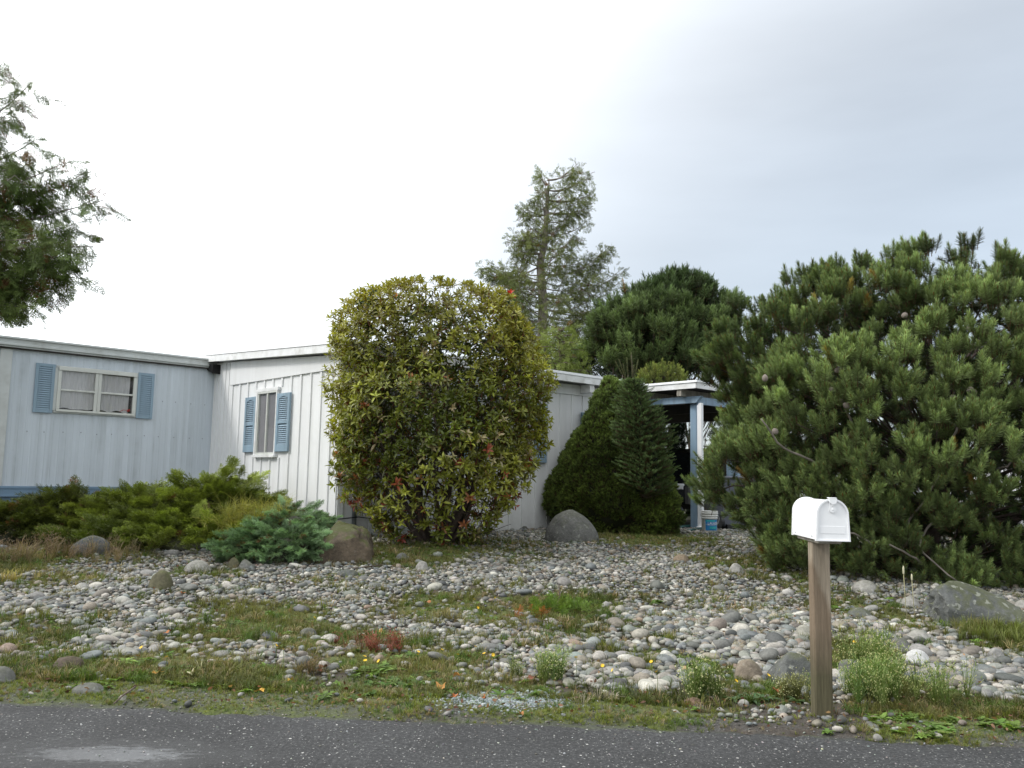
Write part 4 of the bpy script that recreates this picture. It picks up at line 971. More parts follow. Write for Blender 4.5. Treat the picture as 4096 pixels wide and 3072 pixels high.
for k in range(6):
    for (sub, sel) in ((3 if False else 2, near), (1, ~near)):
        idx = rest[(rest % 6 == k) & sel[rest]]
        if len(idx): parts.append(scatter(stone_t(sub, k+1), PP[idx], Rm[idx], Sc[idx], cc[idx]))
Vv, Ff, Cc = merge(parts)
tag(mesh_obj('cobble_bed', Vv, Ff, M['pebbles'], col=Cc, smooth=True), 'bed of rounded grey river cobbles covering the whole front yard', 'cobbles', kind='stuff')
cname = ['light grey','blue-grey','pale beige-grey','dark grey','greenish grey','tan','near-white','brownish grey','pale blue-grey','charcoal','reddish brown']
big = {}
cmesh = []
for k in range(8):
    t_ = stone_t(3, k+40); o = mesh_obj('cobble', t_[0], t_[1], M['cobble'], smooth=True); cmesh.append(o.data); bpy.data.objects.remove(o)
for j, i in enumerate(top):
    o = bpy.data.objects.new('cobble', cmesh[j % 8]); COL.objects.link(o)
    o.matrix_world = Matrix.Translation(Vector(PP[i])) @ Matrix(Rm[i].tolist()).to_4x4() @ Matrix.Diagonal((*Sc[i], 1)); o.color = (*cc[i], 1)
    side = 'left of the mailbox' if x[i] < 1.6 else 'right of the mailbox'
    tag(o, f'larger smooth {cname[pi[i]]} river cobble in the stone bed {side}', 'cobble', f'larger {cname[pi[i]]} cobbles {side}')

# blue crushed gravel patch and loose grit at the verge
def chips(name, label, cat, fn, n_, r0, r1, colr, kind='stuff'):
    xx, yy = fn(n_); r = rng.uniform(r0, r1, len(xx)); P3 = np.stack([xx, yy, np.maximum(hgt(xx, yy), np.where(yy < yedge(xx), 0, -9))+r*.3], 1)
    S3 = np.stack([r*rng.uniform(.8, 1.4, len(r)), r, r*.6], 1); D3 = np.stack([rng.normal(0, .3, len(r)), rng.normal(0, .3, len(r)), np.ones(len(r))], 1)
    a = scatter(stone_t(1, 3), P3, basis(D3, rng.uniform(0, 6, len(r))), S3, colr(len(r))); tag(mesh_obj(name, a[0], a[1], M['pebbles'], col=a[2]), label, cat, kind=kind)
cg = G(2020, 2800)
chips('crushed_gravel', 'small spread of blue-grey crushed gravel at the middle of the road edge', 'gravel', lambda n_: (cg.x+rng.normal(0, .17, n_)+.0, cg.y+rng.normal(0, .10, n_)), 1900, .004, .010, lambda n_: cols(n_, (.13,.16,.17), (.33,.37,.37), .15))
def fr_(n_):
    xx = rng.uniform(-3.4, 3.4, n_); return xx, yedge(xx)+rng.normal(.18, .24, n_)
chips('grit', 'loose grit and tiny stones strewn along the crumbling road edge', 'grit', fr_, 2600, .002, .007, lambda n_: cols(n_, (.05,.05,.045), (.26,.25,.23), .25, 1.6))
def fr2(n_):
    yy = rng.uniform(2.7, 4.1, n_); return rng.uniform(-2.9, 2.9, n_), yy
chips('loose_aggregate', 'pale stone chips worn loose on the asphalt surface', 'grit', fr2, 900, .002, .0048, lambda n_: cols(n_, (.15,.15,.145), (.5,.5,.47), .2, 1.5))

# ================================================================== TREES AND SHRUBS
SH_BIG = [T_shoot(84, .15, .058, .0052, a1=14), T_shoot(80, .12, .062, .0052, a1=18, bud=(.32,.20,.09)), T_shoot(66, .10, .056, .0055, 85, 30, bud=(.26,.09,.03))]
JUN = [T_spray(14, .24, 46, 4, .0085, .5), T_spray(12, .20, 52, 4, .0085, .7), T_spray(14, .22, 40, 3, .009, .35)]
CYP = [T_spray(16, .34, 50, 5, .009, .3, .3), T_spray(14, .28, 44, 5, .009, .5, .4)]
FAR = [T_spray(11, .46, 52, 3, .021, .6, .3), T_spray(10, .40, 46, 3, .021, .6, .4)]
SPR = [T_shoot(46, .10, .017, .0046, 68, 38, None), T_shoot(40, .08, .017, .0046, 68, 38, None)]
ROS = [T_rosette(7, .105, .036), T_rosette(6, .09, .032, 95, 40), T_rosette(9, .10, .034, 85, 14), T_rosette(5, .10, .036, 100, 20)]
def multi(Ts, P, D, S, C, spin=None):
    parts = []
    for k, t_ in enumerate(Ts):
        i = np.arange(k, len(P), len(Ts)); sp_ = rng.uniform(0, 6.28, len(i)) if spin is None else spin[i]
        parts.append(scatter(t_, P[i], basis(D[i], sp_), S[i] if hasattr(S, '__len__') else np.full(len(i), S), C[i]))
    return merge(parts)
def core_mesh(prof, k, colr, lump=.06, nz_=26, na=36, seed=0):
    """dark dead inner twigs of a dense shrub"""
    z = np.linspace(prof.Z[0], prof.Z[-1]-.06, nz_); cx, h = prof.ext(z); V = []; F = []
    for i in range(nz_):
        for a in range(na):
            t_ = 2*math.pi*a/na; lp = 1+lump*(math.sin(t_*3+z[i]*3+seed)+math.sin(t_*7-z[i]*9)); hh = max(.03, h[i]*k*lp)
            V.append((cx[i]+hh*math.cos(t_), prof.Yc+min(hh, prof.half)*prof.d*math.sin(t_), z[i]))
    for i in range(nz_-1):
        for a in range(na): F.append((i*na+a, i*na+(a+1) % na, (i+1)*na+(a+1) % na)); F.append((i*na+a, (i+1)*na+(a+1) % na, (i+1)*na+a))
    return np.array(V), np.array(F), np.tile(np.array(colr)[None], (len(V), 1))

# ---- round photinia-like bush
pb = Profile([(2190,1600,1880),(2140,1530,1945),(2074,1470,2000),(2000,1410,2070),(1889,1362,2140),(1760,1330,2165),(1611,1312,2180),(1537,1330,2178),(1463,1365,2160),(1370,1345,2165),(1278,1366,2130),(1200,1410,2060),(1170,1480,1990),(1148,1590,1880)], 11.6, .72)
bush = empty('evergreen_bush', on_ground(pb.ext(.3)[0], 11.6), 0, 'big round broad-leaved bush with red-tipped olive leaves against the white wall', 'bush')
P, Nn, f = pb.sample(5400, .68, .11, 3, 1.0, 2.3, 1.1)
low = np.clip((1.55-P[:, 2])/1.2, 0, 1); keep = rng.random(len(P)) > low*.45; P, Nn, f, low = P[keep], Nn[keep], f[keep], low[keep]
gap = np.exp(-(((P[:, 0]+.75)/.75)**2+((P[:, 2]-2.60)/.22)**2))*.75*(P[:, 1] < 11.6); keep = rng.random(len(P)) > gap; P, Nn, f, low = P[keep], Nn[keep], f[keep], low[keep]
NI = 1000; P2 = np.stack([rng.uniform(-.9, .9, NI)*1.3-1.02, 11.6+rng.uniform(-.7, .7, NI), rng.uniform(1.5, 3.65, NI)], 1); 
D = Nn*.8+np.array([[0, 0, .75]])+unit(len(P))*.6; D2 = unit(NI)+np.array([[0, 0, .4]])
C = patchy(P, 2.2, (.11,.14,.018), (.35,.35,.055), .34, 1); topf = np.clip((P[:, 2]-2.5)/1.1, 0, 1)[:, None]  # topf: warm light on the upper leaves, put into their colour
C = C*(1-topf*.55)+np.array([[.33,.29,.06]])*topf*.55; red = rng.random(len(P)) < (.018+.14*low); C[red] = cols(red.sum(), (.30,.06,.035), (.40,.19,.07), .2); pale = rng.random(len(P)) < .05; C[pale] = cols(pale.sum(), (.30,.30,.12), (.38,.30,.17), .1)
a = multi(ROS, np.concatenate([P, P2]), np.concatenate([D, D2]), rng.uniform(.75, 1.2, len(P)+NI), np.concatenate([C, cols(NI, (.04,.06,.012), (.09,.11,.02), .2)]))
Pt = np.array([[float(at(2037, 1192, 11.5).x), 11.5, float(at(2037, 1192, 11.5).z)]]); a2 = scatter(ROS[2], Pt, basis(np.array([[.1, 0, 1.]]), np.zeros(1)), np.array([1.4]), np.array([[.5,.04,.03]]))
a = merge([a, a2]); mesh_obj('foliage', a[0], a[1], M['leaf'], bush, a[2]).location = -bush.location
st = MB(); g0 = on_ground(-1.0, 11.6, -.1)
for k in range(15):
    an = k*2.4; q = g0+Vector((.12*math.cos(an), .1*math.sin(an), 0)); e = Vector((-1.05+1.15*math.cos(an)*(.4+.6*R_.random()), 11.6+.7*math.sin(an), R_.uniform(1.1, 2.0)))
    pts = limb(st, q, e, .045, .02, .10, 6, 7)
    for j in range(4):
        u = pts[3+j % 4]; e2 = u+Vector((R_.uniform(-.6, .6), R_.uniform(-.4, .4), R_.uniform(.5, 1.3))); limb(st, u, e2, .016, .005, .12, 4, 5)
for k in range(70):
    an = R_.uniform(0, 6.28); q = Vector((-1.0+R_.uniform(-.7, .7), 11.5+R_.uniform(-.5, .5), R_.uniform(.35, 1.2))); limb(st, q, q+Vector((math.cos(an)*R_.uniform(.2, .55), math.sin(an)*.35, R_.uniform(-.1, .4))), .009, .003, .15, 4, 4)
o = st.build('stem', M['bark_dark'], bush, True); o.location = -bush.location

# ---- dense dwarf spruce and the looser young spruce growing through it
pd = Profile([(2150,2330,2660),(2126,2280,2690),(2072,2225,2709),(2024,2199,2700),(1939,2215,2684),(1861,2247,2660),(1758,2303,2620),(1686,2341,2590),(1620,2384,2560),(1575,2402,2530),(1540,2418,2490),(1512,2428,2450)], 14.8, .85)
dsp = empty('dwarf_spruce', on_ground(pd.ext(.5)[0], 14.7), 0, 'dense dark green cone-shaped dwarf spruce beside the carport', 'conifer')
P, Nn, f = pd.sample(26000, .97, .05, 5, 2.0, 2.0, 1.0)
bc, bn, _ = pd.sample(330, .98, .05, 5, 2.0, 2.0, 1.0)
q2 = ((P[:, None, :]-bc[None])**2).sum(2); dn = np.sqrt(q2.min(1)); P = P+Nn*(.10-dn*.75)[:, None]; keep = dn < .26-.04*rng.random(len(P)); P, Nn, f = P[keep], Nn[keep], f[keep]; D = Nn+np.array([[0, 0, .5]])+unit(len(P))*.6
C = patchy(P, 4.5, (.055,.082,.018), (.150,.200,.042), .30, 3.0); hi = np.clip((P[:, 2]-1.6)/1.2, 0, 1)[:, None]; C = C*(1-hi*.6)+hi*.6*np.array([[.17,.24,.065]])  # hi: upper twigs tinted brighter green, as light on the top
TW = [T_shoot(20, .035, .026, .006, 80, 15, None), T_shoot(16, .03, .024, .006, 85, 25, None)]
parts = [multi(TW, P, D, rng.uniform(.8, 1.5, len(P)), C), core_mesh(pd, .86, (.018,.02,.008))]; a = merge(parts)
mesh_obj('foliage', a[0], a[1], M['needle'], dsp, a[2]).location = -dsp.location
st = MB(); st.tube([dsp.location-Vector((0, 0, .1)), dsp.location+Vector((0, 0, .6)), dsp.location+Vector((-.05, 0, 1.6))], [.09, .07, .03], 8); st.build('trunk', M['bark_dark'], dsp, True).location = -dsp.location
py_ = Profile([(1965,2500,2670),(1880,2490,2688),(1790,2470,2684),(1710,2462,2668),(1638,2470,2628),(1577,2484,2590),(1523,2500,2566),(1500,2508,2548)], 13.95, .95)
ysp = empty('young_spruce', on_ground(py_.ext(2)[0], 14.55), 0, 'young blue-green spruce with pointed top growing out of the dwarf spruce', 'conifer')
bp = []; bd = []; ysl = MB(); zt_ = py_.Z[-1]; zb_ = py_.Z[0]
for k in range(330):
    z_ = zb_+(zt_-zb_)*((k+.5)/330)**.85; cx_, h_ = py_.ext(z_); an = k*2.39996; ln = float(h_)*R_.uniform(.6, 1.15)+.04
    a_ = Vector((float(cx_), py_.Yc, z_-.12)); dr_ = Vector((math.cos(an), math.sin(an)*py_.d, .30)); L_ = ln; sd_ = Vector((-math.sin(an), math.cos(an), 0))
    limb(ysl, a_, a_+dr_*L_, .009, .003, .05, 4, 4); m_ = max(5, int(L_/.035))
    for q_ in range(m_):
        u = .25+.75*q_/(m_-1); c_ = a_+dr_*L_*u
        for s_ in ((-1, 1) if q_ < m_-1 else (0,)):
            bp.append(tuple(c_)); bd.append(tuple(dr_*1.0+sd_*s_*.8+Vector((R_.gauss(0, .3), R_.gauss(0, .3), .30+R_.gauss(0, .2)))))
P = np.array(bp); D = np.array(bd); C = patchy(P, 4, (.080,.135,.045), (.18,.275,.105), .22, 1)
tip = at(2525, 1420, 14.35); ls = []; ld = []
for (px, py, q0, q1) in ((2525,1420,2530,1520), (2508,1442,2512,1500), (2470,1462,2490,1500), (2480,1450,2500,1510), (2548,1460,2538,1510), (2535,1475,2533,1530), (2495,1470,2505,1520)):
    e = at(px, py, 14.35); s_ = at(q0, q1, 14.35)
    for k in range(9): ls.append(s_.lerp(e, k/9)); ld.append(e-s_)
P = np.concatenate([P, np.array([tuple(v) for v in ls])]); D = np.concatenate([D, np.array([tuple(v.normalized()) for v in ld])]); C = np.concatenate([C, cols(len(ls), (.14,.16,.08), (.20,.21,.10), .1)])
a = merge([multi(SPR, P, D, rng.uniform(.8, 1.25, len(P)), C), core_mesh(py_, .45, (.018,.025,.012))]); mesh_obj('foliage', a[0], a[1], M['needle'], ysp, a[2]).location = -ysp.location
st = ysl; st.tube([ysp.location, ysp.location+Vector((0, -.1, 1.5)), tip], [.06, .04, .006], 7)
for v in ls[::9]: limb(st, v, v+Vector((0, 0, -.15)), .006, .01, .02, 2, 5)
st.build('trunk', M['bark'], ysp, True).location = -ysp.location

# ---- pines: clumps of upright bottle-brush shoots carried on branches
def pine(name, label, prof, nclump, per, crad, Ts, c1, c2, trunk, tr, seed, up=1.0, scale=1.0, fmin=.6, thin=None, barkm='bark', jit=.14, rust=.03, fork=1.7, shell=0, inner=0.35, lump=.08):
    e = empty(name, trunk, 0, label, 'pine tree')
    Cn, Nn, f = prof.sample(nclump, fmin, lump, 3, seed, 2.2, 1.0)
    if thin is not None: k = rng.random(nclump) > thin(Cn); Cn, Nn, f = Cn[k], Nn[k], f[k]
    m_ = len(Cn); i = np.repeat(np.arange(m_), per); n_ = len(i)
    Dl = Nn[i]*.75+np.array([[0, 0, .7*up]])+unit(n_)*.95; Dl /= np.linalg.norm(Dl, axis=1, keepdims=True)
    rr = (crad*rng.uniform(.75, 1.25, m_))[i]; Pp = Cn[i]+Dl*rr[:, None]*np.array([[1, 1, .9]])*rng.uniform(.55, 1.0, (n_, 1)); Dd = Dl*.6+Nn[i]*.25+np.array([[0, 0, .8*up]])+unit(n_)*.2
    cb = (patchy(Cn, 1.3, c1, c2, jit, seed)*(1+rng.normal(0, .13, (m_, 1))))[i]*(1+rng.normal(0, .12, (n_, 1))); cb = np.clip(cb, .003, 1)
    rd = rng.random(n_) < rust; cb[rd] = cols(rd.sum(), (.15,.09,.02), (.24,.17,.04), .2)
    parts = [multi(Ts, Pp, Dd, rng.uniform(.8, 1.25, n_)*scale, cb)]
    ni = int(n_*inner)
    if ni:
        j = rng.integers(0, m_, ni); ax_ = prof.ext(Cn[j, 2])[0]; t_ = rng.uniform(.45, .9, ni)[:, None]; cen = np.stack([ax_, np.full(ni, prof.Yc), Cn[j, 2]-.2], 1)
        parts.append(multi(Ts, cen+(Cn[j]-cen)*t_+unit(ni)*crad, unit(ni)+np.array([[0, 0, .4]]), rng.uniform(.8, 1.1, ni)*scale, np.clip(cols(ni, tuple(x*.5 for x in c1), c1, .2), .003, 1)))  # inner fill shoots coloured darker, as the shade inside the crown
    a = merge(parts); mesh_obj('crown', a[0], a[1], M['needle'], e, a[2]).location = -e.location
    st = MB(); T0 = Vector(trunk); top_z = prof.Z[-1]
    spine = [T0-Vector((0, 0, .15))]
    for k in range(1, 7):
        z = T0.z+(top_z-T0.z)*k/7*.92; spine.append(Vector((prof.ext(z)[0]*.6+T0.x*.4+R_.uniform(-.1, .1), prof.Yc+R_.uniform(-.1, .1), z)))
    st.tube(spine, [tr*(1-.13*k) for k in range(7)], 8)
    for q in Cn[::1 if m_ < 260 else 7]:
        q = Vector(q); k = min(6, max(0, int((q.z-T0.z)/(top_z-T0.z)*7*.62))); limb(st, spine[k], q, tr*.16, tr*.04, .10, 6, 5, sag=-.15)
    st.build('trunk', M[barkm], e, True).location = -e.location
    return e, Cn, Nn
pm = Profile([(2420,3420,4350),(2370,3270,4460),(2300,3150,4560),(2204,3070,4620),(2130,3000,4660),(2037,2940,4700),(1926,2885,4730),(1852,2870,4740),(1722,2915,4740),(1574,2895,4700),(1444,2905,4680),(1392,2930,4650),(1340,3040,4600),(1272,3105,4560),(1190,3165,4500),(1140,3225,4440),(1122,3320,4400),(1114,3600,4360),(1108,3850,4300)], 10.1, .62)
tm = on_ground(at(3650, 2300, 10.1).x, 10.0)
def thin_m(C_):
    p = np.zeros(len(C_)); wx = (C_[:, 0]-float(at(3900, 2000, 9.5).x))/1.3; wz = (C_[:, 2]-.95)/.55
    wx2 = (C_[:, 0]-float(at(3560, 1800, 9.5).x))/.45; wz2 = (C_[:, 2]-1.5)/.45
    return np.clip(.45*np.exp(-wx**2-(wz*1.5)**2)+.2*np.exp(-wx2**2-wz2**2), 0, .92)
epine, Cn, Nn = pine('large_pine', 'very large bushy mountain pine filling the right side behind the mailbox', pm, 1750, 9, .16, SH_BIG, (.080,.118,.034), (.225,.30,.105), tm, .13, 2.0, 1.1, 1.0, .74, thin_m, 'bark_dark', .16, .012, inner=.48, lump=.10)
# cones on the big pine
cone_t = MB(); cone_t.lathe([(.004, -.03), (.018, -.022), (.025, -.008), (.024, .008), (.015, .022), (.004, .03)], (0, 0, 0), 10)
co = cone_t.build('cone', bark('grey_cone', (.20,.17,.145)), epine, True); cme = co.data; bpy.data.objects.remove(co)
for k, (px, py) in enumerate(((3060,1512),(3352,1480),(3370,1600),(3385,1622),(3100,1725),(3618,1262),(3880,1560),(3895,1568),(3812,1590),(3880,1315),(3950,1405),(3325,1560))):
    o = bpy.data.objects.new('cone', cme); COL.objects.link(o); o.parent = epine; q = at(px, py, 8.62+.1*(k % 3)); o.location = q-epine.location; o.rotation_euler = (k, k*.7, 0); o.scale = (1.3, 1.3, 1.3)
# a few bare grey branches reaching out of the big pine
for pts in (((3050,1680),(3110,1770),(3190,1820),(3260,1850)), ((3370,1550),(3380,1640),(3420,1720)), ((3840,2330),(3690,2210),(3695,2130),(3740,2070)), ((3560,2180),(3640,2220),(3690,2260)), ((3900,1480),(3940,1400),(3970,1370)), ((3830,1850),(3800,1780),(3830,1700)), ((4090,1780),(4040,1850),(3990,1880)), ((3350,2120),(3450,2150),(3500,2200)), ((3760,1900),(3700,2000),(3640,2080),(3620,2180))):
    st = MB(); q = [at(px, py, 8.75+.12*i) for i, (px, py) in enumerate(pts)]; q = [q[0]+(q[0]-q[1])*.3]+q+[q[-1]+(q[-1]-q[-2])*.6+Vector((0, .5, 0))]; cr_ = []
    for i in range(1, len(q)-2):
        for t_ in (0, .33, .66): cr_.append(.5*((2*q[i])+(q[i+1]-q[i-1])*t_+(2*q[i-1]-5*q[i]+4*q[i+1]-q[i+2])*t_*t_+(3*q[i]-q[i-1]-3*q[i+1]+q[i+2])*t_**3))
    cr_ += [q[-2], q[-1]]; st.tube([v+Vector((R_.uniform(-.012, .012), 0, R_.uniform(-.012, .012))) for v in cr_], [.008+.008*k/len(cr_) for k in range(len(cr_))], 7)
    st.build('branch', M['bark_grey'], epine, True).location = -epine.location

SH_FAR = [T_shoot(30, .30, .10, .017, 70, 24, None), T_shoot(26, .24, .10, .018, 75, 30, None)]
pf = Profile([(1500,2345,2830),(1470,2338,2850),(1407,2360,2880),(1340,2390,2900),(1296,2440,2925),(1250,2476,2935),(1225,2540,2880),(1190,2590,2850),(1165,2640,2810),(1148,2690,2760)], 24.5, .75)
pfl = at(2700, 1700, 24.5)
pine('background_pine', 'dark green rounded pine rising behind the carport roof', pf, 460, 10, .30, SH_FAR, (.045,.075,.024), (.115,.165,.055), (pfl.x, pfl.y, .25), .22, 4.0, 1.5, 1.15, .62, None, 'bark_dark', .14, .003, inner=.6, lump=.24)
# loose lower limb of that pine, seen against the sky at its right and under the carport roof
pl = Profile([(1840,2600,2900),(1760,2640,2870),(1640,2640,2900),(1560,2660,2930),(1500,2720,2940),(1300,2820,2950),(1215,2860,2930)], 27.0, .5); pll = at(2800, 1900, 27)
pine('sparse_pine', 'thin half-bare pine with drooping limbs seen through and beside the carport', pl, 34, 9, .30, SH_FAR, (.018,.036,.014), (.045,.07,.03), (pll.x, pll.y, .25), .16, 5.0, .8, .9, .55, None, 'bark_dark', .14, .05, inner=.1)

# ---- columnar conifer behind the carport with yellow-green top
pcv = Profile([(2120,2560,2760),(1900,2560,2735),(1700,2545,2725),(1560,2545,2745),(1515,2560,2745),(1490,2590,2720),(1478,2620,2690)], 22.0, .8); ccl = at(2640, 2000, 22)
ec = empty('columnar_conifer', on_ground(ccl.x, ccl.y), 0, 'dark columnar evergreen with yellow-green tips just above the carport roof', 'conifer')
P, Nn, f = pcv.sample(2000, .75, .08, 4, 1, 2, 1); D = Nn*.5+np.array([[0, 0, 1.1]])+unit(len(P))*.2; hi = (P[:, 2] > 3.5)[:, None]
C = np.where(hi, cols(len(P), (.13,.17,.03), (.22,.25,.06), .12), cols(len(P), (.015,.035,.016), (.035,.06,.026), .15))
a = multi(SH_FAR, P, D, rng.uniform(.55, .8, len(P)), C); mesh_obj('crown', a[0], a[1], M['needle'], ec, a[2]).location = -ec.location
st = MB(); st.tube([ec.location, ec.location+Vector((0, 0, 3.2))], [.1, .04], 7); st.build('trunk', M['bark_dark'], ec, True).location = -ec.location

# ---- conifers made of limbs with hanging sprays
def limbed(name, label, trunk_pts, tr, limbs, Ts, c1, c2, S, per, droop, mat_, barkm, seed, brown=.06, tuft=.22, start=.35, cat='conifer', upc=.35):
    base_ = Vector(trunk_pts[0]); e = empty(name, base_, 0, label, cat); st = MB()
    n_ = len(trunk_pts); st.tube(trunk_pts, [tr*(1-.9*i/(n_-1)) for i in range(n_)], 8); Ps = []; Ds = []; Bs = []
    for li, (a, b_, r0) in enumerate(limbs):
        a = Vector(a); b_ = Vector(b_); L = (b_-a).length; pts = limb(st, a, b_, r0, r0*.2, .07, 8, 6, sag=upc); pn = [np.array(p) for p in pts]; ax_ = np.array((b_-a).normalized())
        m_ = max(3, int(per*L))
        hue = R_.random()
        for k in range(m_):
            u = start+(1.0-start)*((k+R_.random())/m_); i = min(7, int(u*8)); q = pn[i]+(pn[i+1]-pn[i])*(u*8-i)
            off = np.array([R_.gauss(0, 1), R_.gauss(0, 1), R_.gauss(0, .6)]); off -= ax_*off.dot(ax_)*.6; off *= tuft*L**.5*(1.15-u*.75)*R_.random()**.5*.6
            Ps.append(q+off); o_ = off/max(1e-6, np.linalg.norm(off)); Ds.append(o_*.8+ax_*.55+np.array([0, 0, -droop])+np.array([R_.gauss(0, .3), R_.gauss(0, .3), R_.gauss(0, .3)])); Bs.append(hue)
            if np.linalg.norm(off) > .12 and k % 3 == 0: limb(st, q, q+off, r0*.18, r0*.06, .1, 3, 4)
    Ps = np.array(Ps); Ds = np.array(Ds); Bs = np.array(Bs)[:, None]; C = (np.array([c1])*(1-Bs)+np.array([c2])*Bs)*(1+rng.normal(0, .16, (len(Ps), 1)))
    br = rng.random(len(Ps)) < brown; C[br] = cols(br.sum(), (.10,.05,.015), (.20,.10,.03), .2); C = np.clip(C, .003, 1)
    a = multi(Ts, Ps, Ds, S*rng.uniform(.7, 1.2, len(Ps)), C); mesh_obj('crown', a[0], a[1], mat_, e, a[2]).location = -e.location
    st.build('trunk', M[barkm], e, True).location = -e.location; return e
# tall background cypress
Yt = 32.0; tp = [(2165,2000),(2168,1500),(2172,1200),(2160,1058),(2179,972),(2186,850),(2192,760),(2196,725)]
tpts = [at(px, py, Yt) for px, py in tp]; tpts[0].z = .2; lim = []
ZL = [(665,2145,2325),(690,2140,2345),(760,2105,2370),(829,2078,2372),(900,2080,2345),(945,2060,2320),(985,2035,2440),(1050,2010,2447),(1098,1915,2450),(1140,1922,2490),(1200,1985,2478),(1290,2010,2455),(1400,2030,2420),(1550,2040,2400),(1700,2040,2400)]
ty = np.array([p[1] for p in tp][::-1]); tx = np.array([p[0] for p in tp][::-1]); zy = np.array([q[0] for q in ZL]); zl = np.array([q[1] for q in ZL]); zr = np.array([q[2] for q in ZL])
for k in range(120):
    py = 770+(1600-770)*(k/120)**.8; px = np.interp(py, ty, tx); an = k*2.39996+R_.uniform(-.4, .4); cx_ = math.cos(an); py_e = py-R_.uniform(0, 70)-20
    ext = (np.interp(py_e, zy, zr)-px) if cx_ > 0 else (px-np.interp(py_e, zy, zl)); ext = max(20, ext)*R_.uniform(.6, 1.12)
    a_ = at(px, py+20, Yt); ln = ext/FPX*Yt; e_ = at(px, py_e, Yt); b_ = Vector((a_.x+cx_*ln, a_.y+math.sin(an)*ln*.9, e_.z)); lim.append((a_, b_, .028))
for (x0_, y0_, x1_, y1_) in ((2165,1062,1924,1100), (2160,1130,1940,1060), (2170,1180,2480,1090), (2170,1100,2440,990), (2180,980,2090,940), (2185,850,2360,830), (2190,720,2310,655), (2190,760,2345,705), (2188,800,2370,775), (2170,1230,2460,1210), (2188,740,2160,690), (2180,930,2040,960), (2180,860,2088,835), (2175,1010,2060,1000)):
    for _ in range(2): lim.append((at(x0_, y0_, Yt), at(x1_+R_.uniform(-12, 12), y1_+R_.uniform(-10, 10), Yt+R_.uniform(-.5, .5)), .035))
limbed('tall_conifer', 'tall airy olive-green conifer towering behind the white house', tpts, .24, lim, FAR, (.105,.130,.040), (.21,.245,.075), .72, 24, .5, M['needle'], 'bark_grey', 3, .03, .40, .38, upc=.5)
# light green small conifer leaning over the roof
Yl = 21.0; tl_ = [at(2250, 2000, Yl), at(2250, 1600, Yl), at(2240, 1420, Yl), at(2230, 1310, Yl)]; tl_[0].z = .25; lim = []
for k in range(46):
    py = 1330+(1640-1330)*k/46; an = k*2.4; ln = (40+120*min(1, (py-1300)/170))/FPX*Yl*R_.uniform(.6, 1.05); a_ = at(2242, py-18, Yl); lim.append((a_, a_+Vector((math.cos(an)*ln, math.sin(an)*ln, -.05*ln)), .02))
limbed('weeping_conifer', 'small light green feathery conifer peeking over the white roof', tl_, .07, lim, FAR, (.13,.18,.03), (.22,.27,.06), .62, 22, .25, M['needle'], 'bark', 5, .02, .22, .1, upc=-.2)
# cedar reaching in from the left
Yc = 9.2; tc_ = [at(-430, 2300, Yc), at(-420, 1500, Yc), at(-400, 1000, Yc), at(-390, 600, Yc), at(-380, 150, Yc)]; tc_[0].z = .2; lim = []
for (x0_, y0_, x1_, y1_, dy) in ((-380,640,125,330,0),(-380,700,60,440,.3),(-380,760,140,560,.2),(-390,900,240,660,-.2),(-390,950,340,690,.1),(-390,980,415,800,0),(-390,1000,375,985,-.3),(-390,1000,300,1110,.2),(-400,1100,240,1170,.1),(-400,1120,150,1225,-.1),(-400,1120,40,1215,.2),(-390,900,160,800,.5),(-390,950,200,950,-.5),(-400,1050,120,1080,.5),(-390,820,60,700,-.4),(-400,1100,200,1030,.3),(-380,500,0,220,.1),(-390,800,80,880,-.2),(-395,1000,30,1000,0.),(-395,1120,60,1160,.4),(-390,860,220,760,.1),(-390,700,20,600,.2),(-390,780,100,640,-.1),(-395,960,290,900,.3),(-400,1060,260,1050,-.2),(-400,1090,90,1220,.0),(-400,1120,170,1120,.4)):
    lim.append((at(x0_, y0_, Yc), at(x1_, y1_, Yc+dy), .020))
for k in range(60):
    an = 1.7+2.9*R_.random(); py = 1350-1200*k/60; a_ = at(-400, py, Yc); ln = (1.9*(1-.75*k/60))*R_.uniform(.6, 1); lim.append((a_, a_+Vector((math.cos(an)*ln, math.sin(an)*ln*.8, R_.uniform(-.1, .5))), .03))
limbed('cedar_tree', 'dark green cedar whose branches hang in from the upper left edge', tc_, .16, lim, CYP, (.070,.115,.026), (.15,.20,.05), 1.0*.72, 34, .85, M['needle'], 'bark_grey', 7, .10, .30, .42, 'cedar', upc=.15)

